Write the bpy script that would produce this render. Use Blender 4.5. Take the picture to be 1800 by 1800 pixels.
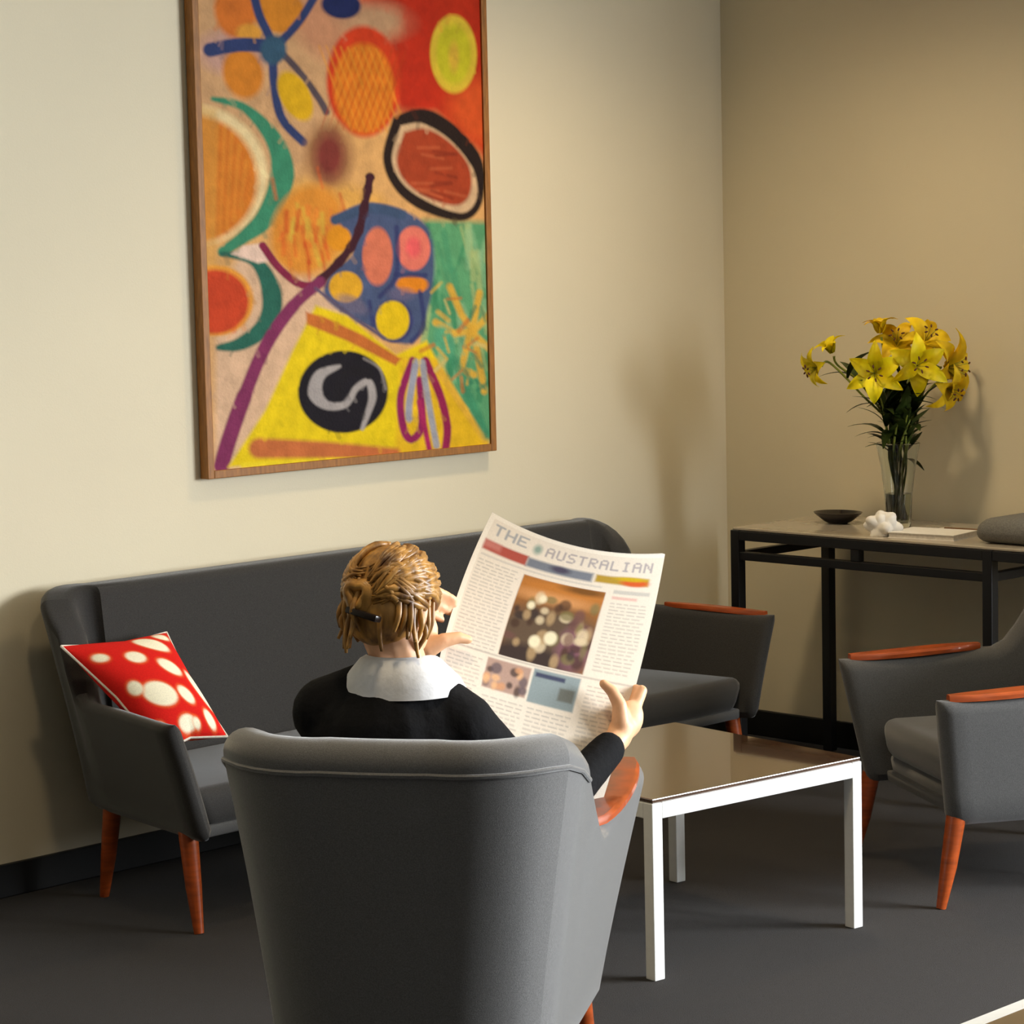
import bpy, bmesh, math, random
import numpy as np
from mathutils import Vector, Matrix

for o in list(bpy.data.objects):
    bpy.data.objects.remove(o)
SC = bpy.context.scene
COL = SC.collection
PI = math.pi
R = math.radians

# ------------------------------------------------------------------ camera
def make_camera():
    F, H = 4500.0, 1.6
    pitch, roll, yaw = math.atan(460 / F), R(1.3), R(45)
    fw0 = Vector((math.cos(yaw), math.sin(yaw), 0)); rt0 = Vector((math.sin(yaw), -math.cos(yaw), 0)); up0 = Vector((0, 0, 1))
    fw = fw0 * math.cos(pitch) - up0 * math.sin(pitch)
    up = up0 * math.cos(pitch) + fw0 * math.sin(pitch)
    rt = rt0 * math.cos(roll) - up * math.sin(roll)
    up2 = up * math.cos(roll) + rt0 * math.sin(roll)
    cd = bpy.data.cameras.new('camera'); cd.sensor_width = 36; cd.lens = 36 * F / 1800
    cd.clip_start = 0.05; cd.clip_end = 100
    c = bpy.data.objects.new('camera', cd); COL.objects.link(c)
    m = Matrix((rt, up2, -fw)).transposed().to_4x4(); m.translation = Vector((0, 0, H))
    c.matrix_world = m
    SC.camera = c
make_camera()

# ------------------------------------------------------------------ world, daylight, exposure
SC.view_settings.view_transform = 'Standard'
SC.view_settings.look = 'None'
SC.view_settings.gamma = 1.0
SC.view_settings.exposure = 0.0
SC.view_settings.use_curve_mapping = False
SC.cycles.adaptive_threshold = 0.045; SC.cycles.max_bounces = 6; SC.cycles.diffuse_bounces = 3; SC.cycles.glossy_bounces = 3; SC.cycles.transmission_bounces = 6; SC.cycles.caustics_refractive = False; SC.cycles.caustics_reflective = False
w = bpy.data.worlds.new('sky'); SC.world = w; w.use_nodes = True
w.node_tree.nodes['Background'].inputs[0].default_value = (0.75, 0.85, 1.0, 1)
w.node_tree.nodes['Background'].inputs[1].default_value = 0.8

XR, YL, ZC = 6.42, 5.42, 2.75          # right wall, painting wall, ceiling
XB, YF = -2.6, -3.0                    # walls behind the camera
WIN = (-1.2, 1.98, 0.25, 2.05)          # window in the right wall: y0, y1, z0, z1
FILL_WIN = (-1.2, 2.2, 0.9, 2.3)           # made-up window behind the camera, added for fill light: x0, x1, z0, z1

def area_light(name, loc, rot, sx, sy, power, col):
    l = bpy.data.lights.new(name, 'AREA'); l.shape = 'RECTANGLE'; l.size = sx; l.size_y = sy; l.energy = power; l.color = col
    o = bpy.data.objects.new(name, l); COL.objects.link(o); o.location = loc; o.rotation_euler = rot
    return o
# sky glow outside the side window, above the sill and slanting down into the room
def aim(o, tgt):
    o.rotation_euler = (Vector(tgt) - o.location).to_track_quat('-Z', 'Y').to_euler(); return o
aim(area_light('daylight_window', (XR + 0.9, 0.3, 1.75), (0, 0, 0), 3.0, 1.7, 780, (0.93, 0.97, 1.0)), (3.5, 4.0, 0.75))

# ------------------------------------------------------------------ helpers
def lin(r, g=None, b=None):
    if g is None: r, g, b = r
    f = lambda c: (c / 255 / 12.92) if c / 255 <= 0.04045 else ((c / 255 + 0.055) / 1.055) ** 2.4
    return (f(r), f(g), f(b))

def mat(name, col, rough=0.7, metal=0.0, noise=None, bump=None, spec=0.5, sheen=0.0, trans=0.0, ior=1.45, attr=None, coat=0.0, col2=None, stretch=None, sub=0.0):
    m = bpy.data.materials.new(name); m.use_nodes = True
    nt = m.node_tree; b = nt.nodes['Principled BSDF']; L = nt.links
    b.inputs['Base Color'].default_value = (*col, 1)
    b.inputs['Roughness'].default_value = rough; b.inputs['Metallic'].default_value = metal
    b.inputs['Specular IOR Level'].default_value = spec
    b.inputs['Sheen Weight'].default_value = sheen; b.inputs['Sheen Roughness'].default_value = 0.35
    b.inputs['Transmission Weight'].default_value = trans; b.inputs['IOR'].default_value = ior
    b.inputs['Coat Weight'].default_value = coat; b.inputs['Coat Roughness'].default_value = 0.02
    if sub: b.inputs['Subsurface Weight'].default_value = sub; b.inputs['Subsurface Radius'].default_value = (0.01, 0.004, 0.002)
    tc = nt.nodes.new('ShaderNodeTexCoord'); vec = tc.outputs['Object']
    if stretch:
        mp = nt.nodes.new('ShaderNodeMapping'); mp.inputs['Scale'].default_value = stretch
        L.new(vec, mp.inputs[0]); vec = mp.outputs[0]
    src = None
    if attr:
        a = nt.nodes.new('ShaderNodeAttribute'); a.attribute_name = attr; src = a.outputs['Color']
    if noise:
        sc, amt = noise
        n = nt.nodes.new('ShaderNodeTexNoise'); n.inputs['Scale'].default_value = sc; n.inputs['Detail'].default_value = 5
        L.new(vec, n.inputs['Vector'])
        mr = nt.nodes.new('ShaderNodeMapRange'); mr.inputs[1].default_value = 0.3; mr.inputs[2].default_value = 0.7
        L.new(n.outputs['Fac'], mr.inputs[0])
        mx = nt.nodes.new('ShaderNodeMix'); mx.data_type = 'RGBA'; L.new(mr.outputs[0], mx.inputs['Factor'])
        if src is not None:
            mx.blend_type = 'MULTIPLY'; mx.inputs['Factor'].default_value = 1
            for l in list(mx.inputs['Factor'].links): L.remove(l)
            mr.inputs[3].default_value = 1 - amt; mr.inputs[4].default_value = 1 + amt
            L.new(src, mx.inputs[6]); L.new(mr.outputs[0], mx.inputs[7])
        else:
            c2 = col2 or tuple(c * (1 - amt) for c in col)
            mx.inputs[6].default_value = (*c2, 1)
            mx.inputs[7].default_value = (*(col if col2 else tuple(min(1, c * (1 + amt)) for c in col)), 1)
        L.new(mx.outputs[2], b.inputs['Base Color'])
    elif src is not None:
        L.new(src, b.inputs['Base Color'])
    if bump:
        sc, st = bump
        n2 = nt.nodes.new('ShaderNodeTexNoise'); n2.inputs['Scale'].default_value = sc; n2.inputs['Detail'].default_value = 3
        L.new(vec, n2.inputs['Vector'])
        bp = nt.nodes.new('ShaderNodeBump'); bp.inputs['Strength'].default_value = st; bp.inputs['Distance'].default_value = 0.01
        L.new(n2.outputs['Fac'], bp.inputs['Height']); L.new(bp.outputs[0], b.inputs['Normal'])
    return m

M = dict(
    wall=mat('cream_wall_paint', (0.76, 0.68, 0.50), 0.75, noise=(2.0, 0.02), bump=(220, 0.04)),
    wall2=mat('dark_fill_cut_wall', (0.13, 0.11, 0.085), 0.8, noise=(2.0, 0.03)),  # dark tone made up for the unseen walls, to cut their bounce light
    ceil=mat('ceiling_paint', (0.8, 0.76, 0.66), 0.9, noise=(3, 0.02)),
    carpet=mat('charcoal_carpet', (0.033, 0.029, 0.027), 0.95, noise=(260, 0.35), bump=(600, 0.5), spec=0.1, sheen=0.1),
    base=mat('black_baseboard', (0.006, 0.006, 0.006), 0.45, noise=(40, 0.1)),
    fabric=mat('charcoal_fabric', (0.040, 0.038, 0.036), 0.9, noise=(420, 0.25), bump=(900, 0.25), spec=0.2, sheen=0.5),
    fabric3=mat('grey_fabric_dimmed', (0.10, 0.098, 0.096), 0.9, noise=(420, 0.2), bump=(900, 0.25), spec=0.25, sheen=0.6),  # darker copy of the armchair fabric, dimmer light put into its colour
    fabric2=mat('grey_fabric_lit', (0.180, 0.177, 0.174), 0.9, noise=(420, 0.2), bump=(900, 0.25), spec=0.3, sheen=1.0),  # armchair fabric lightened so its window side looks strongly lit
    piping=mat('grey_piping', (0.10, 0.10, 0.10), 0.85, noise=(500, 0.2), spec=0.2, sheen=0.2),
    wood=mat('orange_stained_wood', lin(164, 72, 24), 0.38, noise=(14, 0.3), stretch=(1, 1, 6), coat=0.3),
    white=mat('white_painted_metal', (0.86, 0.86, 0.83), 0.35, noise=(60, 0.02)),
    tabletop=mat('dark_brown_gloss_wood', (0.075, 0.036, 0.018), 0.06, noise=(10, 0.4), stretch=(1, 9, 1), coat=1.0, spec=0.5, ior=2.0),
    black=mat('black_metal', (0.006, 0.006, 0.007), 0.4, noise=(80, 0.1)),
    stone=mat('pale_tabletop', (0.46, 0.40, 0.31), 0.12, noise=(9, 0.06), spec=0.7),
    frame=mat('brown_wood_frame', lin(150, 98, 40), 0.5, noise=(20, 0.25), stretch=(6, 6, 1)),
    canvas=mat('painted_canvas', (1, 1, 1), 0.75, attr='paint', noise=(25, 0.12), bump=(120, 0.25), spec=0.2),
    news=mat('newsprint', (1, 1, 1), 0.85, attr='paint', noise=(300, 0.04), spec=0.1),
    newsp=mat('plain_newsprint', (0.62, 0.57, 0.50), 0.85, noise=(120, 0.12), spec=0.1),
    cush=mat('red_print_fabric', (1, 1, 1), 0.85, attr='paint', noise=(300, 0.08), bump=(600, 0.15), spec=0.15),
    cream=mat('cream_piping', (0.75, 0.68, 0.58), 0.8, noise=(200, 0.1)),
    skin=mat('skin', lin(236, 182, 140), 0.5, noise=(60, 0.06)),
    hair=mat('blond_brown_hair', lin(216, 160, 80), 0.42, noise=(9, 0.6), stretch=(5, 5, 1.4), col2=lin(84, 52, 24)),
    clip=mat('dark_hair_clip', (0.012, 0.006, 0.004), 0.3, noise=(30, 0.2)),
    jacket=mat('black_jacket', (0.008, 0.008, 0.009), 0.9, noise=(300, 0.2), bump=(60, 0.2), spec=0.15),
    shirt=mat('white_shirt', (0.86, 0.86, 0.88), 0.8, noise=(80, 0.03), bump=(40, 0.15), spec=0.2),
    shoe=mat('black_shoe_leather', (0.01, 0.01, 0.01), 0.3, noise=(50, 0.1)),
    petal=mat('yellow_lily_petal', lin(255, 228, 6), 0.5, noise=(40, 0.10)),
    petal2=mat('deep_yellow_lily_petal', lin(248, 208, 10), 0.55, noise=(40, 0.12)),
    bud=mat('green_yellow_bud', lin(178, 172, 50), 0.5, noise=(40, 0.2)),
    stamen=mat('brown_anther', lin(88, 42, 16), 0.7, noise=(200, 0.2)),
    stem=mat('green_stem', lin(136, 146, 52), 0.5, noise=(60, 0.2)),
    leaf=mat('dark_green_leaf', lin(66, 84, 34), 0.4, noise=(30, 0.3)),
    glass=mat('clear_glass', (0.93, 0.97, 0.95), 0.02, trans=1.0, ior=1.45),
    water=mat('vase_water', (0.86, 0.93, 0.80), 0.0, trans=1.0, ior=1.33),
    paperw=mat('white_paper', (0.80, 0.77, 0.72), 0.8, noise=(60, 0.05)),
    dish=mat('black_lacquer', (0.012, 0.008, 0.008), 0.25, noise=(30, 0.2)),
    pencil=mat('brown_pencil', lin(110, 76, 42), 0.5, noise=(60, 0.2)),
    greycloth=mat('grey_felt', (0.16, 0.155, 0.14), 0.95, noise=(200, 0.2), bump=(300, 0.3)),
    blind=mat('window_frame_white', (0.8, 0.8, 0.78), 0.4, noise=(40, 0.02)),
    pane=mat('window_pane', (1, 1, 1), 0.0, trans=1.0, ior=1.05),
    lampm=mat('lamp_metal', (0.7, 0.7, 0.7), 0.3, metal=1.0, noise=(30, 0.05)),
)
def emat(name, col, s):
    m = bpy.data.materials.new(name); m.use_nodes = True; b = m.node_tree.nodes['Principled BSDF']
    b.inputs['Base Color'].default_value = (*col, 1); b.inputs['Emission Color'].default_value = (*col, 1); b.inputs['Emission Strength'].default_value = s
    return m

def tag(o, label=None, cat=None, group=None, kind=None):
    if label: o['label'] = label
    if cat: o['category'] = cat
    if group: o['group'] = group
    if kind: o['kind'] = kind
    return o
def thing(name, loc, label, cat, rz=0, group=None):
    o = bpy.data.objects.new(name, None); COL.objects.link(o); o.location = loc; o.rotation_euler = (0, 0, rz)
    o.empty_display_size = 0.05
    return tag(o, label, cat, group)
def obj(name, bm, m, parent=None, smooth=True, angle=40):
    bmesh.ops.recalc_face_normals(bm, faces=bm.faces)
    me = bpy.data.meshes.new(name); bm.to_mesh(me); bm.free()
    return mobj(name, me, m, parent, smooth, angle)
def mobj(name, me, m, parent=None, smooth=True, angle=40):
    if m: me.materials.append(m)
    if smooth:
        for p in me.polygons: p.use_smooth = True
        try: me.set_sharp_from_angle(angle=R(angle))
        except Exception: pass
    o = bpy.data.objects.new(name, me); COL.objects.link(o)
    if parent: o.parent = parent
    return o
def box(bm, x0, x1, y0, y1, z0, z1, bev=0.0, seg=2, rot=None, loc=None):
    r = bmesh.ops.create_cube(bm, size=1)
    vs = r['verts']
    for v in vs:
        v.co = Vector(((x0 + x1) / 2 + v.co.x * (x1 - x0), (y0 + y1) / 2 + v.co.y * (y1 - y0), (z0 + z1) / 2 + v.co.z * (z1 - z0)))
    if bev:
        es = list({e for v in vs for e in v.link_edges})
        rr = bmesh.ops.bevel(bm, geom=es, offset=bev, segments=seg, profile=0.5, affect='EDGES')
        vs = list({v for f in rr['faces'] for v in f.verts} | {v for v in vs if v.is_valid})
    if rot is not None:
        for v in vs: v.co = rot @ v.co
    if loc is not None:
        for v in vs: v.co += Vector(loc)
    return vs
def B(x0, x1, y0, y1, z0, z1, bev=0.0, seg=2):
    bm = bmesh.new(); box(bm, x0, x1, y0, y1, z0, z1, bev, seg); return bm
def tube(bm, pts, radii, seg=10, cap=True):
    pts = [Vector(p) for p in pts]; rings = []
    if not hasattr(radii, '__len__'): radii = [radii] * len(pts)
    ref = None
    for i, p in enumerate(pts):
        d = (pts[min(i + 1, len(pts) - 1)] - pts[max(i - 1, 0)]).normalized()
        if ref is None:
            ref = d.orthogonal().normalized()
        else:
            ref = (ref - d * ref.dot(d)).normalized()
        s = d.cross(ref)
        rings.append([bm.verts.new(p + (ref * math.cos(2 * PI * k / seg) + s * math.sin(2 * PI * k / seg)) * radii[i]) for k in range(seg)])
    for a, b in zip(rings, rings[1:]):
        for k in range(seg):
            bm.faces.new((a[k], a[(k + 1) % seg], b[(k + 1) % seg], b[k]))
    if cap:
        bm.faces.new(rings[0][::-1]); bm.faces.new(rings[-1])
def lathe(bm, prof, seg=32, loc=(0, 0, 0)):
    rings = []
    for r, z in prof:
        if r < 1e-5: rings.append([bm.verts.new((loc[0], loc[1], loc[2] + z))])
        else: rings.append([bm.verts.new((loc[0] + r * math.cos(2 * PI * k / seg), loc[1] + r * math.sin(2 * PI * k / seg), loc[2] + z)) for k in range(seg)])
    for a, b in zip(rings, rings[1:]):
        for k in range(seg):
            q = [a[k % len(a)], a[(k + 1) % len(a)], b[(k + 1) % len(b)], b[k % len(b)]]
            q = list(dict.fromkeys(q))
            if len(q) > 2: bm.faces.new(q)
def smooth01(t):
    t = max(0.0, min(1.0, t)); return t * t * (3 - 2 * t)

# ------------------------------------------------------------------ paint rasteriser (colours of printed or painted surfaces)
class Ras:
    def __init__(s, X, Y, bg):
        s.X, s.Y = X, Y; s.C = np.ones(X.shape + (3,)) * np.array(lin(bg)); s.rs = np.random.RandomState(3)
    def mask(s, m, col, a=1.0):
        m = np.clip(m, 0, 1)[..., None] * a; s.C = s.C * (1 - m) + np.array(lin(col)) * m
    def ell(s, cx, cy, rx, ry, col, rot=0, soft=3.0, a=1.0):
        c, n = math.cos(R(rot)), math.sin(R(rot))
        dx, dy = s.X - cx, s.Y - cy; u = (dx * c + dy * n) / rx; v = (-dx * n + dy * c) / ry
        d = (1 - np.sqrt(u * u + v * v)) * min(rx, ry); s.mask(d / soft + 0.5, col, a)
    def ring(s, cx, cy, rx, ry, wd, col, rot=0, soft=3.0):
        c, n = math.cos(R(rot)), math.sin(R(rot))
        dx, dy = s.X - cx, s.Y - cy; u = (dx * c + dy * n) / rx; v = (-dx * n + dy * c) / ry
        d = wd / 2 - np.abs(1 - np.sqrt(u * u + v * v)) * min(rx, ry); s.mask(d / soft + 0.5, col)
    def line(s, pts, wd, col, soft=3.0, a=1.0):
        if not hasattr(wd, '__len__'): wd = [wd] * len(pts)
        best = np.full(s.X.shape, -1e9)
        for (p, q, w0, w1) in zip(pts, pts[1:], wd, wd[1:]):
            dx, dy = q[0] - p[0], q[1] - p[1]; L2 = dx * dx + dy * dy + 1e-9
            t = np.clip(((s.X - p[0]) * dx + (s.Y - p[1]) * dy) / L2, 0, 1)
            d = np.hypot(s.X - p[0] - t * dx, s.Y - p[1] - t * dy)
            best = np.maximum(best, (w0 + (w1 - w0) * t) / 2 - d)
        s.mask(best / soft + 0.5, col, a)
    def poly(s, pts, col, soft=3.0, a=1.0):
        ins = np.zeros(s.X.shape, bool); dist = np.full(s.X.shape, 1e9)
        n = len(pts)
        for i in range(n):
            (x0, y0), (x1, y1) = pts[i], pts[(i + 1) % n]
            if y0 != y1:
                c = ((s.Y < y0) != (s.Y < y1)) & (s.X < (x1 - x0) * (s.Y - y0) / (y1 - y0) + x0); ins ^= c
            dx, dy = x1 - x0, y1 - y0; t = np.clip(((s.X - x0) * dx + (s.Y - y0) * dy) / (dx * dx + dy * dy + 1e-9), 0, 1)
            dist = np.minimum(dist, np.hypot(s.X - x0 - t * dx, s.Y - y0 - t * dy))
        s.mask(np.where(ins, dist, -dist) / soft + 0.5, col, a)
def spline(pts, n=8):
    out = []; P = [np.array(p, float) for p in pts]
    for i in range(len(P) - 1):
        p0, p1, p2, p3 = P[max(i - 1, 0)], P[i], P[i + 1], P[min(i + 2, len(P) - 1)]
        for k in range(n):
            t = k / n
            out.append(0.5 * ((2 * p1) + (p2 - p0) * t + (2 * p0 - 5 * p1 + 4 * p2 - p3) * t * t + (3 * p1 - p0 - 3 * p2 + p3) * t ** 3))
    out.append(P[-1]); return [tuple(p) for p in out]
def grid_mesh(name, Pts, C):
    nv, nu = Pts.shape[:2]
    me = bpy.data.meshes.new(name)
    idx = np.arange(nv * nu).reshape(nv, nu)
    f = np.stack([idx[:-1, :-1], idx[:-1, 1:], idx[1:, 1:], idx[1:, :-1]], -1).reshape(-1, 4)
    me.vertices.add(nv * nu); me.vertices.foreach_set('co', Pts.reshape(-1).astype(np.float32))
    me.loops.add(f.size); me.loops.foreach_set('vertex_index', f.reshape(-1).astype(np.int32))
    me.polygons.add(len(f)); me.polygons.foreach_set('loop_start', (np.arange(len(f)) * 4).astype(np.int32))
    me.update(calc_edges=True)
    if C is not None: paint(me, C)
    return me
def paint(me, C):
    a = me.color_attributes.new('paint', 'FLOAT_COLOR', 'POINT')
    a.data.foreach_set('color', np.concatenate([C.reshape(-1, 3), np.ones((C.size // 3, 1))], 1).reshape(-1).astype(np.float32))

# ------------------------------------------------------------------ the room
def struct(name, bm, m):
    o = obj(name, bm, m, smooth=False); o['kind'] = 'structure'; return o
T = 0.15
struct('floor', B(XB - T, XR + T, YF - T, YL + T, -0.1, 0), M['carpet'])
struct('ceiling', B(XB - T, XR + T, YF - T, YL + T, ZC, ZC + 0.1), M['ceil'])
struct('wall_left', B(XB - T, XR + T, YL, YL + T, 0, ZC), M['wall'])
bm = bmesh.new()
y0, y1, z0, z1 = WIN
box(bm, XR, XR + T, y1, YL, 0, ZC); box(bm, XR, XR + T, YF, y0, 0, ZC); box(bm, XR, XR + T, y0, y1, 0, z0); box(bm, XR, XR + T, y0, y1, z1, ZC)
struct('wall_right', bm, M['wall'])
bm = bmesh.new()
x0, x1, z0, z1 = FILL_WIN
box(bm, XB - T, x0, YF - T, YF, 0, ZC); box(bm, x1, XR + T, YF - T, YF, 0, ZC); box(bm, x0, x1, YF - T, YF, 0, z0); box(bm, x0, x1, YF - T, YF, z1, ZC)
struct('wall_front', bm, M['wall2'])
struct('wall_back', B(XB - T, XB, YF, YL, 0, ZC), M['wall2'])
struct('baseboard_left', B(XB, XR - 0.016, YL - 0.015, YL, 0, 0.085, 0.003), M['base'])
struct('baseboard_right', B(XR - 0.015, XR, YF, YL, 0, 0.085, 0.003), M['base'])
def window(name, a0, a1, z0, z1, n, place):
    o = thing(name, (0, 0, 0), None, None); o['kind'] = 'structure'
    def bar(nm, p, q, zz0, zz1, m=M['blind'], d=0.03):
        f = place(p, q, d); obj(nm, B(*f, zz0, zz1, 0.004 if nm != 'pane' else 0), m, o, smooth=False)
    bar('frame_rail', a0, a1, z0, z0 + 0.05); bar('frame_rail', a0, a1, z1 - 0.05, z1)
    ws = (a1 - a0 - 0.05) / n
    for k in range(n + 1): bar('mullion', a0 + k * ws, a0 + k * ws + 0.05, z0 + 0.05, z1 - 0.05)
    return o
window('window_1', WIN[0], WIN[1], WIN[2], WIN[3], 2, lambda p, q, d: (XR + 0.06 - d, XR + 0.06 + d, p, q))
window('fill_window', FILL_WIN[0], FILL_WIN[1], FILL_WIN[2], FILL_WIN[3], 3, lambda p, q, d: (p, q, YF - 0.07 - d, YF - 0.07 + d))  # added out of view, lets in sky light as fill

# recessed warm ceiling lamps
EM = emat('warm_lamp_diffuser', (1.0, 0.78, 0.48), 14)
def downlight(x, y, label, power):
    t = thing('ceiling_lamp', (x, y, ZC), label, 'lamp', group='recessed ceiling lamps')
    bm = bmesh.new(); lathe(bm, [(0.055, -0.002), (0.075, -0.012), (0.085, -0.004), (0.085, 0.0), (0.055, 0.0), (0.055, -0.002)], 32); obj('trim_ring', bm, M['lampm'], t)
    bm = bmesh.new(); lathe(bm, [(0, -0.003), (0.054, -0.003), (0.054, 0.0)], 24); obj('diffuser', bm, EM, t)
    l = bpy.data.lights.new('lamp_light', 'SPOT'); l.energy = power; l.color = (1.0, 0.78, 0.48); l.spot_size = R(150); l.spot_blend = 0.9; l.shadow_soft_size = 0.12
    o = bpy.data.objects.new('lamp_light', l); COL.objects.link(o); o.location = (x, y, ZC - 0.03)
downlight(5.3, 4.4, 'recessed round ceiling lamp above the end of the sofa', 86)
downlight(3.0, 3.2, 'recessed round ceiling lamp above the foreground chair', 55)
downlight(5.2, 2.2, 'recessed round ceiling lamp by the window', 10)

# ------------------------------------------------------------------ upholstered shells (sofa and armchairs)
def u_path(hw, yb, yf, rc, n_arm=14, n_arc=9, n_back=16):
    """stations along the outer plan line: right arm front -> back -> left arm front (x right, y forward)."""
    st = []
    for k in range(n_arm):
        y = yf + (yb + rc - yf) * k / n_arm; st.append(((hw, y), (1, 0)))
    for k in range(n_arc):
        a = -PI / 2 * k / n_arc; st.append(((hw - rc + rc * math.cos(a), yb + rc + rc * math.sin(a)), (math.cos(a), math.sin(a))))
    for k in range(n_back + 1):
        x = (hw - rc) * (1 - 2 * k / n_back); st.append(((x, yb), (0, -1)))
    for k in range(1, n_arc + 1):
        a = -PI / 2 - PI / 2 * k / n_arc; st.append(((-hw + rc + rc * math.cos(a), yb + rc + rc * math.sin(a)), (math.cos(a), math.sin(a))))
    for k in range(1, n_arm + 1):
        y = yb + rc + (yf - yb - rc) * k / n_arm; st.append(((-hw, y), (-1, 0)))
    return st
class Shell:
    def __init__(s, hw, yb, yf, rc, z0, z_back, z_arm, z_front, t_back, t_arm, fl_side, fl_back, wing, bow=0.0, rise=0.10, splay=0.0, rake=0.0, rr=0.05):
        s.__dict__.update(locals()); s.st = u_path(hw, yb, yf, rc)
    def top(s, i):
        (x, y), n = s.st[i]
        d = y - (s.yb + s.rise)                                   # distance forward of the back corner
        arm = s.z_arm + (s.z_front - s.z_arm) * smooth01((y - s.yb - 0.3) / (s.yf - s.yb - 0.3))
        return s.z_back + (arm - s.z_back) * smooth01(d / s.wing)
    def thick(s, i):
        (x, y), n = s.st[i]; return s.t_back + (s.t_arm - s.t_back) * smooth01((y - s.yb - s.rc * 0.4) / 0.2)
    def section(s, i, shrink=0.0, push=0.0, zpull=0.0):
        (x, y), n = s.st[i]; zt = s.top(i); t = s.thick(i); r = min(t * 0.5, s.rr); r2 = 0.02
        y = y - s.bow * (1 - (x / s.hw) ** 2) * (1 if n[1] < -0.5 else max(0, -n[1]))
        x = x + n[0] * s.splay * max(0, (y - s.yb) / (s.yf - s.yb))
        fl = lambda z: (abs(n[0]) * s.fl_side + abs(n[1]) * s.fl_back) * max(0, (z - s.z0) / (zt - s.z0)) ** 1.15
        prof = [(-r2, s.z0), (0, s.z0 + r2)]
        for k in range(1, 5): prof.append((0, s.z0 + r2 + (zt - r - s.z0 - r2) * k / 5))
        for k in range(0, 7):
            a = PI / 2 * k / 6; prof.append((-r + r * math.cos(a), zt - r + r * math.sin(a)))
        for k in range(0, 7):
            a = PI / 2 + PI / 2 * k / 6; prof.append((-t + r + r * math.cos(a), zt - r + r * math.sin(a)))
        for k in range(4, 0, -1): prof.append((-t, s.z0 + r2 + (zt - r - s.z0 - r2) * k / 5))
        prof += [(-t, s.z0 + r2), (-t + r2, s.z0)]
        out = []
        for d, z in prof:
            dd = -t / 2 + (d + t / 2) * (1 - shrink) + fl(z)
            zz = s.z0 + shrink * 0.02 + (z - s.z0) * (1 - shrink * zpull)
            rk = s.rake * (1 - (z - s.z0) / (zt - s.z0)) * max(0, (y - s.yb) / (s.yf - s.yb))
            out.append(Vector((x + n[0] * dd, y + n[1] * dd + push - rk, zz)))
        return out
    def build(s, i0, i1):
        bm = bmesh.new(); rings = []
        idx = list(range(i0, i1 + 1))
        def add(pts): rings.append([bm.verts.new(p) for p in pts])
        ends = [(0.75, 0.030), (0.35, 0.024), (0.12, 0.014)]
        if i0 == 0:
            for sh, pu in ends: add(s.section(0, sh, pu, 0.06))
        for i in idx: add(s.section(i))
        if i1 == len(s.st) - 1:
            for sh, pu in ends[::-1]: add(s.section(i1, sh, pu, 0.06))
        n = len(rings[0])
        for a, b in zip(rings, rings[1:]):
            for k in range(n): bm.faces.new((a[k], a[(k + 1) % n], b[(k + 1) % n], b[k]))
        bm.faces.new(rings[0]); bm.faces.new(rings[-1][::-1])
        return bm
    def top_mid(s, i, dz=0.0):
        (x, y), n = s.st[i]; x = x + n[0] * s.splay * max(0, (y - s.yb) / (s.yf - s.yb)); t = s.thick(i); f = abs(n[0]) * s.fl_side + abs(n[1]) * s.fl_back
        return Vector((x + n[0] * (f - t / 2), y + n[1] * (f - t / 2), s.top(i) + dz)), Vector((n[0], n[1], 0))
    def cap(s, idx, wmax, th):
        """pointed oval wooden cap lying along the arm."""
        bm = bmesh.new(); rings = []
        m = len(idx)
        for k, i in enumerate(idx):
            p, n = s.top_mid(i, -0.004)
            u = k / (m - 1); wd = wmax * (0.30 + 0.70 * math.sin(PI * min(1, max(0, u))) ** 0.6) / 2
            ring = []
            for (a, b) in ((-1, 0), (-1, 0.6), (-0.8, 1), (0.8, 1), (1, 0.6), (1, 0)):
                ring.append(bm.verts.new(p + n * (a * wd) + Vector((0, 0, b * th))))
            rings.append(ring)
        for a, b in zip(rings, rings[1:]):
            for k in range(6): bm.faces.new((a[k], a[(k + 1) % 6], b[(k + 1) % 6], b[k]))
        bm.faces.new(rings[0]); bm.faces.new(rings[-1][::-1])
        return bm
def leg(parent, x, y, h, sx, sy, r0=0.024, r1=0.012):
    bm = bmesh.new()
    tube(bm, [(x, y, h + 0.02), (x + sx * 0.5, y + sy * 0.5, h * 0.5), (x + sx, y + sy, 0.0)], [r0, (r0 + r1) / 2 + 0.002, r1], 14)
    return obj('leg', bm, M['wood'], parent)
def seat_block(bm, hw, y0, y1, z0, z1, bev, taper=0.0, nx=2):
    vs = box(bm, -hw, hw, y0, y1, z0, z1, bev, 4)
    for v in vs:
        f = (v.co.z - z0) / max(1e-6, z1 - z0); v.co.x *= 1 + taper * f
        if v.co.z > z1 - bev: v.co.z += 0.012 * (1 - (v.co.x / hw) ** 2)
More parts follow.
